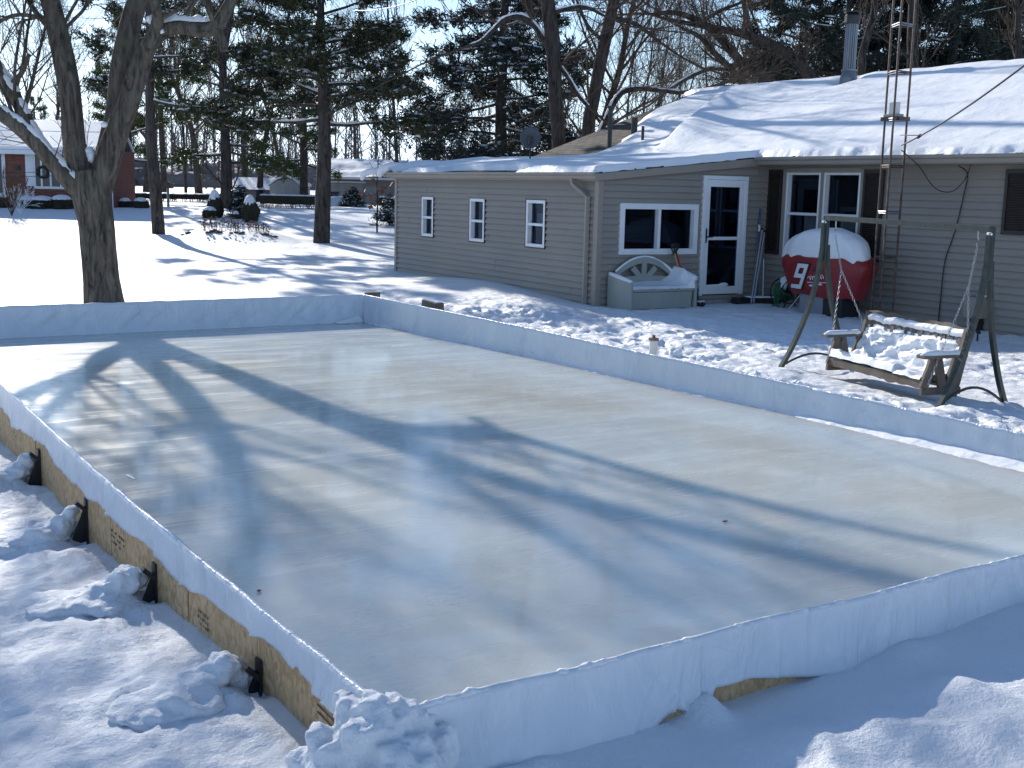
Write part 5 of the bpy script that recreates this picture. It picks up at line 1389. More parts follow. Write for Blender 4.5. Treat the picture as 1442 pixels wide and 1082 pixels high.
def poly(p, d, L, rng, K=5, bend=.25, up=0.0):
    P = [np.array(p, float)]; d = np.array(d, float); d /= np.linalg.norm(d)
    for k in range(K - 1):
        d = d + rng.normal(0, bend / 2, 3) + np.array([0, 0, up / (K - 1)]); d /= np.linalg.norm(d)
        P.append(P[-1] + d * L / (K - 1))
    return np.array(P), d
def rdir(d, ang, rng):
    d = d / np.linalg.norm(d); a = np.cross(d, rng.normal(0, 1, 3)); a /= np.linalg.norm(a)
    return d * math.cos(ang) + a * math.sin(ang)
def grow(tw, p, d, L, r, lvl, rng, nch=(7, 6, 5), ratio=.55, ang=.75, bend=.25, up=.25, rmin=.004):
    P, de = poly(p, d, L, rng, tw[lvl].K, bend, up)
    R = np.linspace(r, max(rmin, r * .3), tw[lvl].K); tw[lvl].add(P, R)
    if lvl + 1 >= len(tw): return
    n = nch[lvl]
    for k in range(n):
        t = .22 + .78 * (k + rng.random()) / n; f = t * (len(P) - 1); i = min(int(f), len(P) - 2); u = f - i
        q = P[i] * (1 - u) + P[i + 1] * u; dd = rdir(P[i + 1] - P[i], ang * (.6 + .7 * rng.random()), rng)
        grow(tw, q, dd, L * ratio * (1.15 - .5 * t) * (.7 + .6 * rng.random()), max(rmin, r * .45 * (1.1 - .5 * t)), lvl + 1, rng, nch, ratio, ang, bend, up, rmin)
def tw_mesh(tws, sides=(6, 4, 3, 3)):
    Vs, Fs, o = [], [], 0
    for t, s_ in zip(tws, sides):
        if not t.P: continue
        # keep quads only: pad nothing, separate meshes share quads
        V, F = t.arrays(s_); Vs.append(V); Fs.append(F + o); o += len(V)
    return np.concatenate(Vs), np.concatenate(Fs)
def trunk_tube(mb, P, R, n=16, rough=.08, fr=3.0, sub=5):
    Q, S = smooth_path(P, R, sub); b = len(mb.V); mb.tube(Q, S, n)
    for i in range(len(Q)):
        c = np.array(Q[i])
        for k in range(n):
            v = np.array(mb.V[b + i * n + k]); d = v - c
            nz = mn.noise(Vector((d[0] / S[i] * 1.6, d[1] / S[i] * 1.6, v[2] * fr * .35))) + .5 * mn.noise(Vector((v[0] * 14, v[1] * 14, v[2] * 1.6)))
            mb.V[b + i * n + k] = tuple(c + d * (1 + rough * nz))
def snow_strip(mb, P, R, seed, wid=.8, thick=.35, cut=.0, n=3):
    """irregular snow lying on the upper side of a limb"""
    Q, S = smooth_path(P, R, 8); K = 6; prev = None
    for i, (c, r) in enumerate(zip(Q, S)):
        c = np.array(c); t = np.array(Q[min(i + 1, len(Q) - 1)]) - np.array(Q[max(i - 1, 0)]); t /= np.linalg.norm(t)
        up = np.array([0, 0, 1.]) - t * t[2]; nu = np.linalg.norm(up); up /= nu + 1e-6; sd = np.cross(t, up)
        a = .55 + .9 * mn.noise(Vector((i * .35, seed, 0))) + .5 * mn.noise(Vector((i * 1.1, seed, 2)))
        on = a > cut and nu > .35
        if on:
            e = min(1, max(.15, a)); row = []
            for k in range(K):
                th = (math.pi) * k / (K - 1); w = math.cos(th) * wid * (.6 + .4 * e); hh = .72 + (.28 + thick * e) * math.sin(th) ** .7
                jit = 1 + .18 * mn.noise(Vector((i * 1.7, k * 2.1, seed)))
                row.append(c + sd * r * w * jit + up * r * (hh if k not in (0, K - 1) else .55))
            b = len(mb.V); mb.V += [tuple(q) for q in row]
            if prev is not None:
                for k in range(K - 1): mb.F.append([prev + k, prev + k + 1, b + k + 1, b + k]); mb.M.append(0)
            prev = b
        else: prev = None

# ---------- the big maple beside the rink (explicit limbs, true depth about 19 m)
D0 = 19.1; PX = D0 / FPX
tbase = at_dist(148, 428, D0); mg = np.array([tbase[0], tbase[1], gz(tbase[0], tbase[1])])
mp_ = empty('maple_tree', mg); T(mp_, 'large bare maple with a furrowed trunk forking wide beside the far end of the rink', 'tree')
def L3(pts, d0=D0):
    P = [at_dist(x, y, d0 + (q[0] if q else 0)) for (x, y, w, *q) in pts]; R = [w * PX / 2 for (x, y, w, *q) in pts]; return P, R
limbs = {
 'trunk': [(152, 452, 66), (148, 428, 57), (144, 395, 50), (140, 360, 48), (136, 320, 49), (131, 285, 53), (128, 262, 56), (124, 240, 48)],
 'L': [(126, 275, 34), (113, 240, 36), (105, 205, 31), (100, 150, 30), (93, 100, 29), (82, 50, 28), (70, 0, 26), (48, -60, 22), (12, -130, 17), (-45, -200, 12)],
 'RF': [(136, 285, 36), (146, 245, 36), (160, 200, 33), (178, 150, 31), (193, 105, 28), (206, 70, 24), (222, 48, 21), (250, 38, 20), (280, 42, 20), (303, 38, 20), (322, 8, 16), (345, -35, 14), (400, -95, 11), (480, -140, 7)],
 'RB': [(140, 250, 26, .3), (152, 205, 29, .3), (164, 160, 31, .3), (170, 110, 32, .3), (178, 60, 31, .3), (186, 25, 29, .4), (200, -15, 26, .4), (232, -75, 23, .5), (295, -140, 19, .6), (380, -205, 15, .8), (470, -255, 10, 1.0)],
 'LA': [(120, 275, 30, -.1), (97, 255, 24, -.2), (75, 230, 21, -.3), (50, 202, 20, -.4), (25, 178, 20, -.5), (0, 160, 19, -.6), (-40, 135, 17, -.9), (-100, 80, 13, -1.2), (-160, -10, 8, -1.5)],
 'LB': [(108, 262, 16, .2), (85, 232, 17, .4), (60, 205, 17, .5), (38, 170, 18, .6), (20, 135, 19, .7), (5, 108, 18, .8), (-20, 70, 16, .9), (-60, 0, 12, 1), (-100, -100, 7, 1)],
 'up': [(12, 124, 10, .7), (22, 113, 8, .7), (32, 100, 7, .7), (41, 76, 5, .7)],
 'lf': [(72, 28, 9), (50, 24, 6), (30, 21, 5), (8, 26, 5), (-20, 45, 3)],
 'st': [(302, 40, 16), (312, 58, 13), (315, 72, 10)],
 'r2': [(210, 66, 18, -.1), (222, 30, 16, -.2), (218, 5, 14, -.3), (205, -40, 12, -.5), (200, -110, 8, -.6)],
}
mb = MB(); ends = []
for nm, pts in limbs.items():
    P, R = L3(pts); trunk_tube(mb, P, R, 20 if nm == 'trunk' else 14, .09 if nm == 'trunk' else .07)
    if nm not in ('trunk', 'up', 'st'): ends.append((nm, P, R))
mb.build('trunk', M_BARK, mp_, smooth=True)
rng = np.random.default_rng(11)
tws = [TW(7), TW(6), TW(5), TW(4)]
for nm, P, R in ends:
    d = P[-1] - P[-2]; L_ = {'lf': 1.2}.get(nm, 4.5)
    grow(tws, P[-1], d, L_, R[-1], 0, rng, (5, 5, 4) if nm in ('L', 'LA', 'LB') else (4, 3, 3), .58, .8, .22, .15)
    # side branches off the upper limb
    n = len(P)
    for k in range(n):
        if P[k][2] > (4.3 if nm != 'lf' else 3.9) and nm != 'lf' and (k % 2 or nm in ('L', 'LA', 'LB')):
            for _ in range(1):
                dd = rdir(P[min(k + 1, n - 1)] - P[max(k - 1, 0)], .9 + .3 * rng.random(), rng)
                grow(tws, P[k], dd, 2.3 + 1.6 * rng.random(), max(.03, R[k] * .35), 0, rng, (5, 4, 3), .55, .8, .25, .2)
        elif nm in ('LA', 'LB', 'lf') or P[k][2] > 3.6:
            dd = rdir(P[min(k + 1, n - 1)] - P[max(k - 1, 0)], 1.0, rng)
            if nm == 'RF' and k > 8: continue
            grow(tws[2:], P[k], dd, .8 + .5 * rng.random(), .012, 0, rng, (5, 4), .5, .8, .25, .3)
for nm, P, R in ends:       # denser twigs on the left half of the crown
    if nm in ('L', 'LA', 'LB'):
        for k in range(len(P) // 2, len(P)):
            for _ in range(2):
                dd = rdir(P[k] - P[k - 1], .9, rng) + np.array([0, 0, .35]); grow(tws, P[k], dd, 2.6 + 1.2 * rng.random(), .03, 0, rng, (6, 5, 4), .55, .8, .25, .3)
V, F = tw_mesh(tws, (8, 5, 3, 3)); mesh_obj('crown', V, F, M_BARK, mp_, smooth=True)
mb = MB()
for nm, cut, w, th in (('LA', -.35, .95, .35), ('LB', -.1, .85, .35)):
    P, R = L3(limbs[nm]); snow_strip(mb, P, R, len(nm) + w * 10, w, th, cut)
P, R = L3([(232, 42, 20), (250, 36, 20), (280, 38, 20), (300, 36, 18)]); snow_strip(mb, P, R, 9, .8, .7, -.5)
for (x, y, dz, rx, rz) in ((124, 216, .05, .13, .10), (128, 222, .0, .08, .10), (147, 176, -.12, .06, .05), (212, 28, -.12, .07, .06), (225, 44, -.14, .07, .05)):
    c = at_dist(x, y, D0 + dz); mb.blob(c, rx, rx, rz, seed=x, amp=.35)
mb.build('snow', MS_SOFT, mp_, smooth=True)

# ---------- generic bare tree prototypes (origin at the foot)
def bare_tree(label, seed, h, r, lean=(0, 0), nch=(9, 6, 5), firstb=.35, L0=.36, up=.45, ang=.75, mat_=None, K0=9, loc=(0, 0, 0), group=None, kinkx=.0, name='bare_tree', snow=False, depth=4):
    rng = np.random.default_rng(seed); root = empty(name, loc)
    P = []; d = np.array([lean[0], lean[1], 1.0]); p = np.zeros(3)
    for k in range(K0):
        P.append(p.copy()); d = d + rng.normal(0, .05 + kinkx, 3) * (1, 1, 0); d /= np.linalg.norm(d); p = p + d * h / (K0 - 1)
    P[0][2] -= .3
    R = [r * (1.25 if k == 0 else 1) * (1 - .85 * (k / (K0 - 1)) ** 1.1) for k in range(K0)]
    mb = MB(); trunk_tube(mb, P, R, 9, .06, 2, 2)
    tws = [TW(6), TW(5), TW(5), TW(4)][:depth]
    P = np.array(P); n = nch[0]
    for k in range(n * 2):
        t = firstb + (1 - firstb) * (k + rng.random() * .8) / (n * 2); f = t * (K0 - 1); i = min(int(f), K0 - 2); q = P[i] + (P[i + 1] - P[i]) * (f - i)
        dd = rdir(np.array([0, 0, 1.]), ang * (1.25 - .5 * t), rng)
        grow(tws, q, dd, h * L0 * (1.25 - .8 * t), max(.02, R[i] * .42), 0, rng, nch[1:] + (4,), .52, .7, .2, up)
    V, F = tw_mesh(tws, (5, 3, 3, 3))
    mesh_obj('trunk', np.array(mb.V) + np.array(loc), mb.F, mat_ or M_BARKD, root, smooth=True)
    mesh_obj('crown', V + np.array(loc), F, M_TWIG, root)
    T(root, label, 'tree', group); return root

# ---------- conifers
def conifer(label, seed, h, r, nb, zb, Lfun, elev, clumps, size, matn, loc=(0, 0, 0), group=None, snowf=.3, trunkmat=None, name='pine_tree', start=.3, needles=13, snows=1.0, droop=0, lean=(0, 0), nl=.17):
    rng = np.random.default_rng(seed); root = empty(name, loc)
    K0 = 8; P = [np.array([lean[0] * h * k / (K0 - 1) + .06 * math.sin(k * 1.3 + seed), lean[1] * h * k / (K0 - 1), h * k / (K0 - 1)]) for k in range(K0)]; P[0][2] -= .4
    R = [r * (1 - .9 * (k / (K0 - 1))) + .012 for k in range(K0)]
    mb = MB(); trunk_tube(mb, P, R, 11, .09, 3, 3); P = np.array(P)
    tw = [TW(5), TW(4)]; C = []; Dn = []
    for k in range(nb):
        t = (k + rng.random()) / nb; z = zb + (h * .985 - zb) * t; f = z / h * (K0 - 1); i = min(int(f), K0 - 2); q = P[i] + (P[i + 1] - P[i]) * (f - i)
        az = k * 2.399 + rng.normal(0, .3); el = elev[0] + (elev[1] - elev[0]) * t + rng.normal(0, .10); L_ = Lfun(t) * (.7 + .5 * rng.random())
        d = np.array([math.cos(az) * math.cos(el), math.sin(az) * math.cos(el), math.sin(el)])
        Q, de = poly(q, d, L_, rng, 5, .18, droop); tw[0].add(Q, np.linspace(max(.018, r * .26 * (1 - .6 * t)), .010, 5))
        m = max(3, int(clumps * L_))
        for j in range(m):
            s_ = start + (1 - start) * rng.random() ** .8; ff = s_ * 4; ii_ = min(int(ff), 3); b_ = Q[ii_] + (Q[ii_ + 1] - Q[ii_]) * (ff - ii_)
            sd = rng.normal(0, 1, 3) * (1, 1, .30); sd /= np.linalg.norm(sd); sl_ = L_ * .30 * (1.1 - .6 * s_) * (.4 + .9 * rng.random())
            S_, _ = poly(b_, sd + .5 * d, sl_, rng, 4, .2, .1 + droop * .5); tw[1].add(S_, np.linspace(.009, .004, 4))
            for u in (3, 2, 2.5): C.append(S_[int(u)] + rng.normal(0, .06, 3) * size); Dn.append(S_[3] - S_[1])
        C.append(Q[4]); Dn.append(Q[4] - Q[3])
    C = np.array(C); Dn = np.array(Dn); Dn /= np.linalg.norm(Dn, axis=1, keepdims=True) + 1e-9; N = len(C); q = needles
    dirs = rng.normal(0, 1, (N, q, 3)) + Dn[:, None] * .9 + np.array([0, 0, .35]); dirs /= np.linalg.norm(dirs, axis=2, keepdims=True)
    ctr = C[:, None] + rng.normal(0, .075 * size, (N, q, 3)); ln = nl * size * (.6 + .7 * rng.random((N, q, 1)))
    side = np.cross(dirs, rng.normal(0, 1, (N, q, 3))); side /= np.linalg.norm(side, axis=2, keepdims=True) + 1e-9
    w = .020 * size * (.7 + .6 * rng.random((N, q, 1)))
    a = ctr - dirs * ln * .4 - side * w; b_ = ctr - dirs * ln * .4 + side * w; c_ = ctr + dirs * ln * .7 + side * w * .3; d_ = ctr + dirs * ln * .7 - side * w * .3
    NV = np.stack([a, b_, c_, d_], 2).reshape(-1, 3); NF = np.arange(len(NV)).reshape(-1, 4)
    V, F = tw_mesh(tw, (5, 3))
    L0 = np.array(loc, float)
    mesh_obj('trunk', np.array(mb.V) + L0, mb.F, trunkmat or M_BARKP, root, smooth=True)
    mesh_obj('limbs', V + L0, F, trunkmat or M_BARKP, root)
    mesh_obj('crown', NV + L0, NF, matn, root)
    # snow lying on clumps and limbs
    pick = rng.random(N) < snowf; S_ = C[pick]; M_ = len(S_)
    if M_:
        K = 6; an = 2 * np.pi * np.arange(K) / K; rad = .085 * size * snows * (.5 + 1.0 * rng.random((M_, 1))) * (1 + .35 * rng.normal(0, 1, (M_, K)).clip(-1.4, 1.4)); el_ = 1 + rng.random((M_, 1))
        rot = rng.random((M_, 1)) * 6.28; ex = np.cos(an)[None] * rad * el_; ey = np.sin(an)[None] * rad
        rx = ex * np.cos(rot) - ey * np.sin(rot); ry = ex * np.sin(rot) + ey * np.cos(rot)
        rim = np.stack([S_[:, 0:1] + rx, S_[:, 1:2] + ry, S_[:, 2:3] + .01 + .02 * rng.normal(0, 1, (M_, K)) * size], -1)
        in_ = np.stack([S_[:, 0:1] + rx * .5, S_[:, 1:2] + ry * .5, S_[:, 2:3] + .05 * size + 0 * rx], -1)
        VV = np.concatenate([rim, in_], 1).reshape(-1, 3); b0_ = (np.arange(M_) * 12)[:, None]; kk = np.arange(K)[None]; k2 = (kk + 1) % K
        F1 = np.stack([b0_ + kk, b0_ + k2, b0_ + 6 + k2, b0_ + 6 + kk], -1).reshape(-1, 4)
        F2 = np.concatenate([b0_ + 6 + np.array([[0, 1, 2, 3]]), b0_ + 6 + np.array([[3, 4, 5, 0]])], 0)
        SF = np.concatenate([F1, F2], 0)
        mbs = MB()
        for j in range(nb):
            Q = tw[0].P[j]; Rr = tw[0].R[j]
            if rng.random() < .75 and j < nb * .8: snow_strip(mbs, Q[:4], Rr[:4] * 1.2, j * 1.3, .9, .9, -.1)
        if mbs.V: VV = np.concatenate([VV, np.array(mbs.V)]); SF = np.concatenate([SF, np.array(mbs.F) + 12 * M_])
        mesh_obj('snow', VV + L0, SF, MS_SOFT, root)
    T(root, label, 'tree', group); return root
def foot(px, py, d=None):
    if d is None: return hit_ground(px, py)
    p = at_dist(px, py, d); return np.array([p[0], p[1], gz(p[0], p[1])])

pB = hit_ground(455, 343)
conifer('snowy pine with a thick bare trunk alone on the lawn left of the house', 5, 10.2, .265, 42, 3.5, lambda t: 3.5 * (1 - t ** 2.2 * .85), (.05, .5), 8.0, 1.12, M_NEED, pB, snowf=.55, snows=.75, start=.35, needles=17)
pA = hit_ground(222, 333)
conifer('pine with a slim leaning trunk just right of the big maple', 8, 10.0, .21, 22, 4.2, lambda t: 2.4 * (1 - t * .5), (.05, .5), 6, 1.05, M_NEED, pA, snowf=.45, snows=.75, lean=(-.02, .015))
pS = foot(705, 250, 60)
conifer('tall dark spruce with tiered snowy boughs behind the far end of the extension', 21, 18, .36, 84, 2.0, lambda t: 5.6 * (1 - t) ** .7 + .3, (-.12, .25), 5.0, 1.6, M_NEEDB, pS, snowf=.25, name='spruce_tree', trunkmat=M_BARKP, droop=-.1, start=.22, needles=13)
protoR = conifer('dark pine directly behind the silver chimney pipe', 31, 20, .30, 60, 4.4, lambda t: 4.6 * (1 - t) ** .6 + .3, (.0, .45), 4.6, 1.6, M_NEEDB, foot(1185, 200, 58), snowf=.05, name='pine_tree', trunkmat=M_BARKD, start=.2, needles=12, nl=.2)
for (px, d, rz, lb) in ((1120, 66, 1.0, 'dark pine behind the roof ridge left of the silver chimney pipe'), (1262, 61, 2.2, 'dark pine whose trunk rises behind the antenna tower'), (1330, 57, 3.4, 'dark pine behind the ridge right of the antenna tower'), (1395, 66, 4.7, 'dark pine behind the ridge near the right edge of the picture'), (1440, 80, 5.5, 'far dark pine partly behind the forked tree at the right')):
    c = copy_tree(protoR, foot(px, 220, d)); c.rotation_euler.z = rz; c['label'] = lb
protoP = conifer('pine with yellowish low boughs behind the dome shaped shrubs', 44, 10.5, .30, 30, 2.0, lambda t: 2.8 * (1 - t) ** .6 + .4, (-.05, .5), 6, 1.25, needle_material('needles_olive', (.05, .07, .022), (.10, .115, .04)), foot(318, 283, 57), snowf=.18, start=.35, needles=12)
for (px, py, d, sc, rz, lb) in ((428, 276, 63, .8, 1.3, 'pine behind the clipped hedge left of the lone snowy pine'), (52, 240, 85, .62, 2.0, 'small far pine above the brick house roof at the left'), (182, 283, 58, .85, 4.1, 'thick dark pine trunk right behind the big maple')):
    c = copy_tree(protoP, foot(px, py, d)); c.scale = (sc,) * 3; c.rotation_euler.z = rz; c['label'] = lb

# ---------- deciduous trees behind the house (explicit trunks)
def limb_tree(label, limbs_, d, seed, r_twig=2.0, L_=2.2, snow_on=(), zmin=3.4, ground_px=None, extra=2):
    s = d / FPX
    P0 = at_dist(limbs_[0][0][0], limbs_[0][0][1], d); g0 = np.array([P0[0], P0[1], gz(P0[0], P0[1])]); root = empty('bare_tree', g0); T(root, label, 'tree')
    mb = MB(); rng = np.random.default_rng(seed); tws = [TW(6), TW(5), TW(4)]; sn = MB()
    for k, pts in enumerate(limbs_):
        P = [at_dist(x, y, d + (q[0] if q else 0)) for (x, y, w, *q) in pts]; R = [w * s / 2 for (x, y, w, *q) in pts]
        if k == 0: P = [np.array([g0[0], g0[1], g0[2] - .3])] + P; R = [R[0] * 1.25] + R
        trunk_tube(mb, P, R, 10, .06, 2, 4)
        if k in snow_on: snow_strip(sn, P, R, k + seed, .9, .6, -.6)
        n = len(P)
        for j in range(1, n):
            if P[j][2] < zmin: continue
            for _ in range(extra):
                q = P[j - 1] + (P[j] - P[j - 1]) * rng.random(); dd = rdir(P[j] - P[j - 1], .6 + .6 * rng.random(), rng) + np.array([0, 0, .3])
                grow(tws, q, dd, L_ * (.5 + .8 * rng.random()), max(.014, min(R[j] * .4, .05)), 0, rng, (7, 6), .5, .7, .22, .35, .005)
        grow(tws, P[-1], P[-1] - P[-2], L_ * 1.6, R[-1] * .8, 0, rng, (8, 6), .5, .7, .22, .3, .005)
    mb.build('trunk', M_BARKD, root, smooth=True); V, F = tw_mesh(tws, (4, 3, 3)); mesh_obj('crown', V, F, M_TWIG, root)
    if sn.V: sn.build('snow', MS_SOFT, root, smooth=True)
limb_tree('tall bare tree with a straight thick trunk behind the satellite dish', [[(787, 215, 20), (783, 150, 20), (780, 90, 20), (776, 40, 21), (770, -10, 20), (765, -90, 16), (760, -200, 11)],
    [(773, 70, 8), (755, 40, 8), (735, 24, 8), (712, 27, 7), (695, 42, 6), (678, 58, 5), (662, 64, 4)], [(782, 85, 6), (800, 110, 6), (815, 135, 6), (828, 150, 5)], [(775, 20, 8), (800, 12, 6), (825, 10, 5), (850, 22, 4)], [(770, 0, 8), (745, -40, 7), (715, -80, 5)]], 33, 3, snow_on=(1, 2, 3), extra=1)
limb_tree('bare tree with a dark trunk leaning right behind the bare shingle strip', [[(828, 190, 19), (836, 140, 18), (845, 90, 18), (854, 50, 17), (865, 0, 16), (880, -60, 13), (895, -150, 9)],
    [(845, 190, 8), (857, 162, 8), (868, 140, 8), (882, 127, 7), (905, 125, 7), (935, 128, 6), (957, 131, 6)], [(862, 25, 7), (890, 32, 6), (915, 48, 5), (930, 60, 4)], [(852, 60, 6), (830, 40, 5), (815, 10, 4)]], 35, 4, snow_on=(1,), extra=1)
limb_tree('bare tree sending three long limbs up to the left over the roof ridge', [[(1075, 125, 13), (1052, 98, 12), (1030, 72, 12), (1008, 48, 11), (985, 30, 9), (950, 18, 7), (925, 20, 5)],
    [(1150, 125, 18, 1), (1128, 92, 16, .8), (1095, 68, 14, .5), (1062, 53, 12, .3), (1020, 42, 9, 0), (985, 36, 7, 0), (940, 28, 5, 0)], [(1052, 125, 9, -.5), (1030, 98, 9, -.5), (1005, 74, 8, -.5), (985, 52, 6, -.5), (960, 40, 4, -.5)],
    [(1030, 98, 6, -.4), (1005, 97, 6, -.5), (985, 102, 6, -.5), (955, 118, 5, -.5), (935, 132, 4, -.5)], [(1060, 53, 6), (1052, 22, 5), (1045, -10, 4)], [(985, 33, 6), (1015, 15, 5), (1045, 3, 4), (1080, -20, 3)]], 38, 6, snow_on=(3,), L_=1.9)
limb_tree('slim dark tree with a snow streaked crooked trunk right of the chimney pipe', [[(1212, 120, 12), (1214, 80, 11), (1222, 50, 10), (1230, 20, 9), (1234, -20, 8), (1240, -90, 5)]], 36, 8, L_=1.5, snow_on=(0,), extra=1)
limb_tree('thick straight dark trunk seen between the legs of the antenna tower', [[(1284, 110, 15), (1285, 60, 15), (1287, 0, 14), (1290, -90, 11)]], 38, 9, L_=2.0, extra=1)
limb_tree('bare forked tree at the right end of the roof ridge', [[(1433, 90, 9), (1433, 50, 9), (1434, 20, 8), (1430, -20, 6), (1420, -80, 5)], [(1434, 22, 6), (1444, 0, 5), (1455, -40, 4)]], 41, 10, L_=2.2)
limb_tree('bare tree with a high narrow fork between the maple and the lone snowy pine', [[(320, 285, 15), (318, 210, 13), (316, 160, 12), (314, 110, 11), (315, 75, 10), (322, 40, 8), (330, -10, 6), (340, -80, 4)], [(315, 85, 7), (305, 55, 6), (298, 25, 5), (292, -20, 4)], [(316, 120, 4), (300, 100, 4), (285, 75, 3)]], 52, 12, L_=2.2)

# ---------- bare trees farther back, copies of four kinds
kinds = [bare_tree('slender bare tree behind the low shed', 61, 13, .17, nch=(9, 6, 5), loc=foot(345, 265, 72)),
         bare_tree('bare tree with upswept twigs left of the grey garage', 62, 15, .20, nch=(10, 6, 5), firstb=.3, up=.8, ang=.55, loc=foot(232, 262, 78)),
         bare_tree('wide crowned bare tree behind the brick house', 63, 14, .24, nch=(9, 7, 5), firstb=.25, L0=.42, up=.3, ang=.9, loc=foot(30, 250, 80), kinkx=.03),
         bare_tree('thin bare sapling thicket tree beyond the hedge', 64, 11, .085, nch=(8, 6, 5), firstb=.15, L0=.4, up=.7, ang=.6, loc=foot(262, 262, 70))]
back = [(85, 82, 0, 'bare tree whose crown shows just left of the maple fork'), (365, 66, 0, 'bare tree rising right behind the grey gambrel shed'), (280, 90, 2, 'far bare tree between the slim pine and the forked tree'),
        (395, 95, 1, 'far bare tree behind the peak of the grey shed'), (500, 88, 3, 'low bare tree behind the left half of the garage roof'),
        (740, 75, 3, 'bare tree between the spruce and the straight thick trunk'), (880, 60, 3, 'bare tree behind the tall vent pipe on the roof'), (915, 66, 3, 'thin bare tree rising where the bare shingles meet the ridge'), (950, 58, 3, 'thin bare tree behind the left end of the roof ridge'),
        (1000, 68, 3, 'thin bare tree behind the three long limbs'), (1045, 57, 3, 'thin bare tree among the limbs over the ridge'), (1090, 70, 3, 'thin bare tree left of the dark pines behind the ridge'), (820, 64, 2, 'wide bare tree between the two big trunks behind the house'),
        (650, 90, 3, 'far thin bare tree behind the spruce boughs'), (470, 100, 2, 'far bare tree directly behind the lone snowy pine'), (1350, 66, 1, 'bare tree showing between the dark pines at the right'), (1440, 60, 2, 'wide bare tree at the right edge of the picture'), (-15, 70, 1, 'bare tree at the left edge above the brick house'), (205, 88, 2, 'far wide bare tree behind the slim pine'),
        (560, 48, 3, 'thin bare tree beyond the far corner of the extension'), (900, 52, 3, 'thin bare tree close behind the leaning dark trunk')]
for k, (px, d, kd, lb) in enumerate(back):
    c = copy_tree(kinds[kd], foot(px, 255, d)); c.rotation_euler.z = k * 1.37; s_ = .9 + .25 * ((k * 7) % 5) / 5; c.scale = (s_, s_, s_); c['label'] = lb

# far wood: one mass beyond the gardens
rng = np.random.default_rng(77); tw = [TW(4), TW(3)]
for k in range(330):
    px = rng.uniform(-150, 1600); d = rng.uniform(125, 210); p = at_dist(px, 250, d); z0 = 1.3; h = rng.uniform(9, 15)
    P, _ = poly((p[0], p[1], z0), (0, 0, 1), h, rng, 4, .08, 0); tw[0].add(P, np.linspace(.16, .03, 4))
    for j in range(34):
        t = .12 + .85 * rng.random(); q = P[0] + (P[3] - P[0]) * t; dd = rdir(np.array([0, 0, 1.]), .4 + .6 * rng.random(), rng); Q, _ = poly(q, dd, h * .32 * (1.2 - t), rng, 3, .3, .3); tw[1].add(Q, np.linspace(.045, .015, 3))
V, F = tw_mesh(tw, (3, 3)); o = mesh_obj('far_wood', V, F, M_FARW); T(o, 'grey distant wood of bare trees closing the view beyond the lawns', kind='stuff')
mbk = MB(); 
for k in range(60):
    px = -200 + 32 * k; d = 175 + 12 * math.sin(k * 2.1); p = at_dist(px, 250, d); mbk.blob((p[0], p[1], 1.5), 5.5, 5.5, 1.6 + .8 * math.sin(k * 1.7) + 1.2, seed=k, amp=.5, nu=14, nv=8, fr=3)
o = mbk.build('undergrowth', noisy('undergrowth_far', (.16, .145, .14), (.22, .20, .195), 3, .95, bump=0), smooth=True); T(o, 'low grey brown brush at the foot of the distant wood', kind='stuff')
# ================================================================ neighbours across the lawn
SX = RW[0] * (1, 1, 0); SX = SX / np.linalg.norm(SX)          # direction along the lawn, seen left to right
def frame_pt(o, u, v, w): return np.array(o, float) + SX * u + FWD * v + np.array([0, 0, w])
def fbox(mb, o, u0, u1, v0, v1, w0, w1, m=0):
    mb.obox(frame_pt(o, (u0 + u1) / 2, (v0 + v1) / 2, (w0 + w1) / 2), SX * (u1 - u0) / 2, FWD * (v1 - v0) / 2, (0, 0, (w1 - w0) / 2), m)
# brick house
D = 50.0; s = D / FPX
o = foot(60, 290, D); bh = empty('brick_house', o); T(bh, 'red brick house with a snowy roof and white shutters behind the big maple', 'house')
def U(px): return (px - 60) * s
zt = (290 - 211) * s
mb = MB(); fbox(mb, o, U(-160), U(158), 0, 3, -.3, zt); mb.build('wall', M_BRICK, bh)
mb = MB(); a = zt - .12
mb.prism([frame_pt(o, U(-175), -.5, a), frame_pt(o, U(-175), 1.9, a + 1.15), frame_pt(o, U(-175), 3.5, a)], SX * (U(152) - U(-175))); r_ = mb.build('roof', M_SHING, bh)
mb = MB()
P = [frame_pt(o, U(-176), -.56, a + .05), frame_pt(o, U(-176), 1.9, a + 1.24), frame_pt(o, U(-176), 3.5, a + .1), frame_pt(o, U(-176), 3.5, a + .2), frame_pt(o, U(-176), 1.9, a + 1.38), frame_pt(o, U(-176), -.58, a + .17)]
mb.prism(P, SX * (U(153) - U(-176))); mb.build('snow', MS_SOFT, r_)
mb = MB(); fbox(mb, o, U(-175), U(152), -.53, -.42, a - .14, a + .04); mb.build('fascia', M_WHITE, bh)
mb = MB(); fbox(mb, o, U(39), U(50), -.06, -.003, .82, 2.22); sh = mb.build('shutter', M_WHITE, bh)
mb = MB(); fbox(mb, o, U(104), U(114), -.06, -.003, .82, 2.22); sh = mb.build('shutter', M_WHITE, bh)
mb = MB(); fbox(mb, o, U(50), U(104), -.05, -.002, .72, .82); fbox(mb, o, U(50), U(104), -.05, -.002, 2.14, 2.2)
for u in (50, 59.5, 72, 86, 101): fbox(mb, o, U(u), U(u + 2.5), -.048, -.002, .82, 2.14)
w_ = mb.build('window', M_WHITE, bh); w_['label'] = 'wide white framed front window'
mb = MB(); fbox(mb, o, U(52), U(102), -.02, -.012, .82, 2.14); mb.build('pane', mat('dark_pane', (.03, .04, .055), .12), w_)
mb = MB(); fbox(mb, o, U(-14), U(11), -.05, -.002, .1, 2.28); dr = mb.build('door', M_WHITE, bh); dr['label'] = 'white front door behind a pale frame'
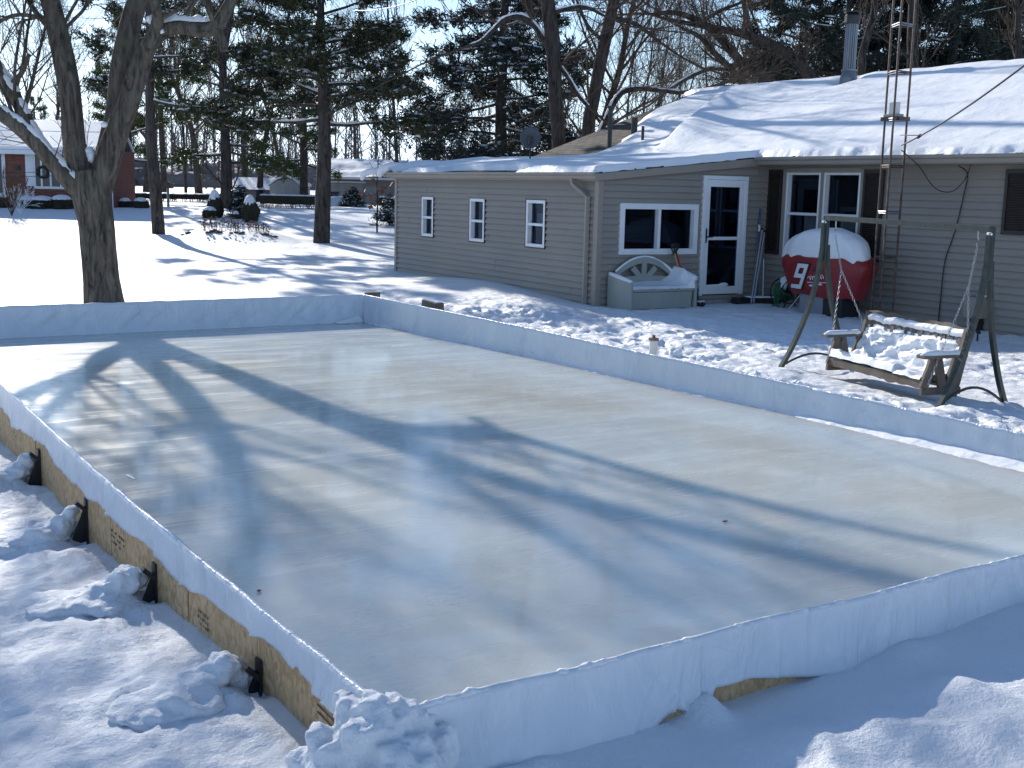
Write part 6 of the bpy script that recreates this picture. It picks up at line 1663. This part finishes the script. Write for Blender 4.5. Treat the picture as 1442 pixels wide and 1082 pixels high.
mb = MB(); fbox(mb, o, U(-9), U(6), -.06, -.051, .5, 2.1); mb.build('pane', mat('dark_pane2', (.05, .06, .08), .2), dr)
mb = MB(); mb.tube([frame_pt(o, U(158), -.08, -.2), frame_pt(o, U(158), -.08, zt - .1)], .05, 6); mb.build('downspout', M_WHITE, bh)
mb = MB(); mb.tube([frame_pt(o, U(63), -.09, 1.4) + SX * .22 * math.cos(t) + np.array([0, 0, .22 * math.sin(t)]) for t in np.linspace(0, 6.28, 16)], .06, 5); mb.build('wreath', M_HEDGE, bh)
mb = MB(); fbox(mb, o, U(23), U(31), -.05, -.004, 1.45, 1.6); fbox(mb, o, U(25), U(29), -.07, -.05, 1.5, 1.65); mb.build('wall_lamp', M_BLACK, bh)

def shrub(name, label, px, py, w, h, snow_h=.12, kind='dome', group=None, rough=.22, d=None, m=None, cat='shrub'):
    p = hit_ground(px, py) if d is None else foot(px, py, d); dd = (p - EYE) @ FWD; s = dd / FPX; W_, H_ = w * s / 2, h * s
    root = empty(name, p); T(root, label, cat, group); mb = MB()
    n, k = 40, 20; V = []; F = []
    for j in range(k + 1):
        t = j / k; z = H_ * t
        pr_ = {'dome': math.sqrt(max(0, 1 - max(0, (t - .35) / .65) ** 2)) * (.82 + .18 * min(1, t * 4)), 'flat': (1 - max(0, (t - .7) / .3) ** 3 * .5) * (.85 + .15 * min(1, t * 5)), 'egg': (math.sin(math.pi * min(1, (t * .86 + .14)))) ** .55}[kind]
        for i in range(n):
            a = 2 * math.pi * i / n; r = 1 + rough * mn.noise(Vector((math.cos(a) * 2.5, math.sin(a) * 2.5, t * 3 + px))) + rough * .8 * mn.noise(Vector((math.cos(a) * 8, math.sin(a) * 8, t * 9 + px)))
            V.append(p + np.array([math.cos(a) * W_ * pr_ * r, math.sin(a) * W_ * pr_ * r, z - .05 + .04 * H_ * mn.noise(Vector((math.cos(a) * 6, math.sin(a) * 6, t * 5)))]))
    for j in range(k):
        for i in range(n): i2 = (i + 1) % n; F.append((j * n + i, j * n + i2, (j + 1) * n + i2, (j + 1) * n + i))
    F.append(tuple(range(k * n, k * n + n)))
    mesh_obj('foliage', V, F, m or M_HEDGE, root, smooth=False)
    # stiff twigs breaking the outline
    rng = np.random.default_rng(int(px)); tw = TW(3)
    for _ in range(160):
        q = V[rng.integers(0, len(V))]; d_ = (q - p - (0, 0, H_ * .4)); d_ /= np.linalg.norm(d_) + 1e-6; P, _ = poly(q - d_ * .05, d_, .05 + .10 * rng.random(), rng, 3, .3, .1); tw.add(P, np.linspace(.008, .004, 3) * max(1, dd / 35))
    Vv, Ff = tw.arrays(3); mesh_obj('twigs', Vv, Ff, m or M_HEDGE, root)
    if snow_h: snowcap(root, None, p + np.array([-.02, 0, H_ * (.80 if kind != 'flat' else .90)]), W_ * (.72 if kind != 'flat' else .93), W_ * (.72 if kind != 'flat' else .93), H_ * (.20 if kind != 'flat' else .1) + snow_h, px * .1, drop=H_ * .16, n=24, rings=6)
    return root
shrub('round_shrub', 'tall dome shaped dark shrub with a snow cap, left of the pair', 303, 306, 23, 34, .10, 'egg')
shrub('low_shrub', 'low flat snow capped shrub in front of the left dome shrub', 296, 307, 20, 13, .08, 'flat')
shrub('round_shrub', 'egg shaped dark shrub with a snow cap, right of the pair', 353, 313, 24, 34, .10, 'egg')
shrub('low_shrub', 'tiny snow covered shrub between the two dome shrubs', 333, 308, 13, 9, .05, 'dome')
shrub('low_shrub', 'left of two low round shrubs with flat snow tops by the brick house', 177, 289, 19, 11, .08, 'flat', d=51)
shrub('low_shrub', 'right of two low round shrubs with flat snow tops by the brick house', 199, 290, 20, 12, .08, 'flat', d=50.5)
for (px, py, w, h, lb) in ((60, 285, 40, 14, 'snow laden foundation shrub under the brick house window'), (38, 284, 24, 14, 'snow laden foundation shrub left of the window of the brick house'), (8, 290, 18, 18, 'dark square shrub below the door of the brick house'), (88, 287, 30, 16, 'dark foundation shrub behind the maple trunk'), (70, 292, 22, 8, 'low snowy clump at the edge of the brick house bed')):
    shrub('foundation_shrub', lb, px, py, w, h, .10, 'flat', d=49)
# spiky little spruces
for (px, py, d, hh, lb) in ((338, 300, 47, 1.15, 'small blue green spruce between the dome shrubs'), (497, 283, 60, .8, 'small spruce at the left corner of the garage'), (549, 303, 45, .95, 'snowy low evergreen at the far corner of the extension')):
    conifer(lb, px, hh * 1.0, .03, 26, .06, lambda t: .55 * (1 - t) + .06, (-.1, .5), 16, .8, M_NEEDB, foot(px, py, d), snowf=.45 if px < 540 else .8, name='small_spruce', start=.2, needles=9)
# clipped hedges
def hedge(label, pxa, pxb, py, d, hpx, thick, seed, legs=True):
    s = d / FPX; a = foot(pxa, py, d); b_ = foot(pxb, py, d); H_ = hpx * s; root = empty('clipped_hedge', (a + b_) / 2); T(root, label, 'hedge')
    L_ = np.linalg.norm((b_ - a)[:2]); n = int(L_ / .09) + 2; dirv = (b_ - a) / np.linalg.norm(b_ - a); nv = np.array([-dirv[1], dirv[0], 0]); V = []; F = []; K = 14
    for i in range(n + 1):
        c = a + (b_ - a) * i / n
        for k in range(K):
            an = 2 * math.pi * k / K; x_ = abs(math.cos(an)) ** .4 * np.sign(math.cos(an)); z_ = abs(math.sin(an)) ** .4 * np.sign(math.sin(an)); r = 1 + .16 * mn.noise(Vector((i * .5, x_ * 2, z_ * 2 + seed))) + .12 * mn.noise(Vector((i * 1.9, x_ * 5, z_ * 5)))
            V.append(c + nv * x_ * thick / 2 * r + np.array([0, 0, H_ * (.64 + .34 * z_ * r)]))
    for i in range(n):
        for k in range(K): k2 = (k + 1) % K; F.append((i * K + k, (i + 1) * K + k, (i + 1) * K + k2, i * K + k2))
    F += [tuple(range(K)), tuple(range(n * K, n * K + K))]
    mesh_obj('foliage', V, F, M_HEDGE, root)
    rng = np.random.default_rng(seed); tw = TW(3)
    for _ in range(int(L_ * 60)):
        u = rng.random(); c = a + (b_ - a) * u + nv * rng.uniform(-.3, .3) * thick
        if rng.random() < .6: P, _ = poly(c + (0, 0, -.05), rng.normal(0, .25, 3) + (0, 0, 1), H_ * .5, rng, 3, .1, 0)
        else: P, _ = poly(c + (0, 0, H_ * rng.uniform(.3, .95)), rng.normal(0, 1, 3), .22, rng, 3, .1, 0)
        tw.add(P, np.linspace(.012, .008, 3))
    Vv, Ff = tw.arrays(3); mesh_obj('stems', Vv, Ff, M_HEDGE, root)
    mb = MB(); Q = [a + (b_ - a) * t + np.array([0, 0, H_ * .97]) for t in np.linspace(0, 1, n)]
    V = []; F = []; K = 6
    for i, c in enumerate(Q):
        e = .75 + .35 * mn.noise(Vector((i * .4, seed, 0)))
        for k in range(K): th = math.pi * k / (K - 1); V.append(c + nv * math.cos(th) * thick * .55 * (.8 + .2 * e) + np.array([0, 0, .09 * e * math.sin(th) - .02]))
    for i in range(len(Q) - 1):
        for k in range(K - 1): F.append((i * K + k, (i + 1) * K + k, (i + 1) * K + k + 1, i * K + k + 1))
    mesh_obj('snow', V, F, MS_SOFT, root, smooth=True)
hedge('long clipped hedge with a white snow top between the shrubs and the pine', 368, 449, 292, 55, 18, .7, 1)
hedge('low dark hedge running along the back of the lawn behind the slim pine', 158, 312, 285, 62, 11, .8, 2)
hedge('short clipped hedge end beside the far corner of the extension', 535, 572, 292, 56, 18, .8, 3)
# thin grey birdhouse post
p = foot(237, 288, 53); t = empty('birdhouse_post', p); T(t, 'thin pale post with a small box on top behind the slim pine', 'post')
mb = MB(); mb.tube([p - (0, 0, .2), p + (0, 0, .8)], .06, 6); mb.build('post', M_GALV, t)
mb = MB(); mb.obox(p + (0, 0, .9), SX * .17, FWD * .15, (0, 0, .10)); mb.prism([p - SX * .25 - FWD * .2 + (0, 0, 1.0), p + SX * .25 - FWD * .2 + (0, 0, 1.0), p - FWD * .2 + (0, 0, 1.12)], FWD * .4); mb.build('box', M_WOODG, t)
# thin bare ornament shrub, white with frost
p = foot(28, 288, 46); rng = np.random.default_rng(9); tws = [TW(4), TW(4), TW(3)]
for k in range(9): grow(tws, p, rdir(np.array([0, 0, 1.]), .5, rng), .9, .014, 0, rng, (5, 4), .5, .6, .2, .2, .007)
V, F = tw_mesh(tws, (4, 3, 3)); o = mesh_obj('frosted_shrub', V, F, MS_SOFT, origin=p); T(o, 'spindly shrub white with frost in front of the brick house', 'shrub')
p = foot(16, 291, 45); rng = np.random.default_rng(19); tws = [TW(4), TW(4), TW(3)]
for k in range(12): grow(tws, p, rdir(np.array([0, 0, 1.]), .35, rng), 1.5, .012, 0, rng, (5, 4), .4, .5, .2, .4, .006)
V, F = tw_mesh(tws, (4, 3, 3)); o = mesh_obj('bare_shrub', V, F, M_DRY, origin=p); T(o, 'tall dark leafless shrub beside the door of the brick house', 'shrub')

# raised bed with dried flower heads
bc = np.array([BED[0], BED[1], gz(*BED)]); root = empty('flower_bed', bc); T(root, 'raised garden bed of dried flower stalks on the lawn', 'flower bed')
rng = np.random.default_rng(3); tw = TW(4); heads = MB()
for k in range(130):
    u = rng.uniform(-1.0, 1.25); v = rng.uniform(-.7, .5); p = frame_pt(bc, u * .95, v, 0); p[2] = gz(p[0], p[1]); h = rng.uniform(.18, .42) * (1.0 if u < .5 else .8)
    P, _ = poly(p - (0, 0, .05), rng.normal(0, .16, 3) + (0, 0, 1), h, rng, 4, .12, 0); tw.add(P, [.008, .006, .006, .005])
    heads.blob(P[-1], .035, .035, .022, seed=k, nu=6, nv=4)
Vv, Ff = tw.arrays(3); T(mesh_obj('stalks', Vv, Ff, M_DRY, root), kind='stuff'); T(heads.build('flower_heads', M_DRY, root), kind='stuff')
rs = random.Random(2); M_EDGE = noisy('edging', (.06, .05, .045), (.12, .10, .09), 9)
for k in range(15):
    u = -1.5 + 2.9 * rs.random(); v = -.9 + .25 * (u / 1.6) ** 2 + rs.uniform(-.12, .12); p = frame_pt(bc, u, v, 0); p[2] = gz(p[0], p[1]) + .01; sz = rs.uniform(.5, 1.2); mb = MB(); mb.blob(p, .13 * sz, .08 * sz, .045 * sz, seed=k, amp=.6, nu=8, nv=5); mb.build('edging_stone', M_EDGE, root)

# sheds and garage
D = 66.; s = D / FPX * 1.3; o = foot(362, 278, D); t = empty('low_shed', o); T(t, 'low wide shed with a snow covered roof behind the dome shrubs', 'shed')
mb = MB(); fbox(mb, o, -30 * s, 32 * s, 0, 3, -.3, 13 * s); mb.build('wall', M_GARW, t)
mb = MB(); z = 12 * s; mb.prism([frame_pt(o, -34 * s, -.4, z), frame_pt(o, -34 * s, 1.5, z + 12 * s), frame_pt(o, -34 * s, 3.4, z)], SX * 69 * s); mb.build('roof', M_SHING, t)
mb = MB(); mb.prism([frame_pt(o, -34.5 * s, -.45, z + .03), frame_pt(o, -29 * s, 1.5, z + 13.5 * s), frame_pt(o, -34.5 * s, 3.4, z + .03)], SX * 69 * s); mb.build('snow', MS_SOFT, t)
o = foot(402, 280, 64); s = 64 / FPX * 1.15; t = empty('gambrel_shed', o); T(t, 'pale grey metal shed with a gambrel front behind the long hedge', 'shed')
mb = MB(); mb.prism([frame_pt(o, u * s, 0, w * s) for (u, w) in ((-19, -6), (18, -6), (18, 21), (9, 27.5), (1, 30), (-8, 27.5), (-19, 21))], FWD * 3.0); mb.build('wall', M_SHEDW, t)
mb = MB(); pr_ = [(-20.5, 20.5), (-8.4, 28.6), (1, 31.3), (9.4, 28.6), (19.6, 20.5)]
for a_, b_ in zip(pr_[:-1], pr_[1:]): mb.prism([frame_pt(o, a_[0] * s, -.15, a_[1] * s), frame_pt(o, b_[0] * s, -.15, b_[1] * s), frame_pt(o, b_[0] * s, -.15, (b_[1] + 2) * s), frame_pt(o, a_[0] * s, -.15, (a_[1] + 2) * s)], FWD * 3.3)
mb.build('roof', MS_SOFT, t)
mb = MB(); fbox(mb, o, -9 * s, .2 * s, -.03, -.002, -.1, 19 * s); fbox(mb, o, .5 * s, 10 * s, -.03, -.002, -.1, 19 * s); mb.build('door', M_SHEDW, t)
D = 68.; s = D / FPX; o = foot(520, 288, D); ga = empty('garage', o); T(ga, 'grey garage with a snow streaked reddish roof beyond the lawn', 'garage')
mb = MB(); fbox(mb, o, -64 * s, 70 * s, 0, 7, -.4, 35 * s); mb.build('wall', M_GARW, ga)
mb = MB(); fbox(mb, o, -58 * s, -8 * s, -.04, -.002, -.1, 27 * s)
gd = mb.build('garage_door', M_SHEDW, ga)
mb = MB()
for k in range(4): fbox(mb, o, -58 * s, -8 * s, -.055, -.041, (3 + 6.5 * k) * s, (3.5 + 6.5 * k) * s)
mb.build('door_ribs', M_GARW, gd)
mb = MB(); fbox(mb, o, -6 * s, 10 * s, -.05, -.002, -.1, 24 * s); mb.build('side_door', M_SHEDW, ga)
mb = MB(); fbox(mb, o, -62 * s, -5 * s, -.10, -.051, 28 * s, 30.5 * s); fbox(mb, o, -68 * s, 74 * s, -.75, -.65, 33.0 * s, 36 * s); mb.build('trim', M_WHITE, ga)
mb = MB(); z = 35.5 * s
mb.prism([frame_pt(o, -68 * s, -.7, z), frame_pt(o, -68 * s, 3.5, z + 1.05), frame_pt(o, -68 * s, 7.7, z)], SX * 142 * s); r_ = mb.build('roof', M_REDROOF, ga)
V = []; F = []; n1, n2 = 90, 14
for j in range(n2 + 1):
    for i in range(n1 + 1):
        v = -.72 + 4.22 * j / n2; u = (-67.5 + 141 * i / n1) * s; th = .10 + .16 * mn.noise(Vector((u * .35, v * 1.1, 3))) + .04 * mn.noise(Vector((u * 2, v * 3, 3)))
        V.append(frame_pt(o, u, v, z + 1.05 * (v + .7) / 4.2 + th))
for j in range(n2):
    for i in range(n1): F.append((j * (n1 + 1) + i, j * (n1 + 1) + i + 1, (j + 1) * (n1 + 1) + i + 1, (j + 1) * (n1 + 1) + i))
mesh_obj('snow', V, F, MS_SOFT, r_, smooth=True)
p = foot(468, 285, 62); t = empty('rubbish_bin', p); T(t, 'dark blue wheeled bin in front of the garage', 'bin')
mb = MB(); mb.prism([frame_pt(p, -.26, -.25, -.1), frame_pt(p, .26, -.25, -.1), frame_pt(p, .36, -.3, .62), frame_pt(p, -.36, -.3, .62)], FWD * .55); mb.build('body', mat('bin_blue', (.015, .035, .09), .5), t)
mb = MB(); mb.prism([frame_pt(p, -.38, -.34, .62), frame_pt(p, .38, -.34, .62), frame_pt(p, .36, -.2, .70), frame_pt(p, -.36, -.2, .70)], FWD * .5); mb.build('lid', M_BLACK, t)
p = foot(478, 288, 61); mb = MB(); mb.blob(p + (0, 0, .0), .95, .7, .42, seed=3, amp=.3, nu=18, nv=10); mb.blob(p + SX * .9, .6, .5, .24, seed=5, amp=.3, nu=16, nv=8); o = mb.build('snow_heap', MS_SOFT, origin=p, smooth=True); T(o, 'shovelled heap of snow beside the blue bin', 'snow heap')
# sapling with a few rusty leaves
p = foot(531, 308, 42); t = empty('sapling', p); T(t, 'thin sapling holding a few rusty leaves left of the extension', 'sapling')
rng = np.random.default_rng(5); tws = [TW(6), TW(4)]; tws[0].add(np.array([p + (0, 0, -.2), p + (0, 0, .5), p + (.02, 0, 1.0), p + (.0, .03, 1.6), p + (.03, 0, 2.4), p + (.0, 0, 3.4)]), [.035, .032, .028, .022, .016, .008])
for k in range(26): q = p + np.array([0, 0, .9 + 2.2 * rng.random()]); P, _ = poly(q, rng.normal(0, 1, 3) * (1, 1, .5) + (0, 0, .4), .6, rng, 4, .3, .1); tws[1].add(P, np.linspace(.012, .006, 4))
V, F = tw_mesh(tws, (6, 3)); mesh_obj('trunk', V, F, M_BARKD, t)
C = np.array([tws[1].P[rng.integers(0, 26)][rng.integers(1, 4)] + rng.normal(0, .06, 3) for _ in range(90)]); C = C[C[:, 2] < p[2] + 1.9]; N = len(C); a = rng.normal(0, .05, (N, 3)); b_ = rng.normal(0, .05, (N, 3))
V = np.stack([C - a, C + b_, C + a, C - b_], 1).reshape(-1, 3); mesh_obj('leaves', V, np.arange(len(V)).reshape(-1, 4), mat('rust_leaf', (.22, .08, .03), .8), t)
# utility wires crossing the lawn
for (a, b_, lb) in (((-150, 180, 44), (700, 190, 60), 'thin dark utility wire crossing the lawn in front of the far trees'), ((-100, 247, 40), (145, 243, 40), 'lower of two thin wires in front of the brick house'), ((-100, 241, 40), (145, 237, 40), 'upper of two thin wires in front of the brick house'), ((500, 15, 30), (600, -6, 26), 'short length of dark wire high between the lone pine and the spruce')):
    A_, B_ = at_dist(*a), at_dist(*b_); cable('utility_wire', [A_, B_], .010, M_BLACK, lb, 'wire', sag=.1)
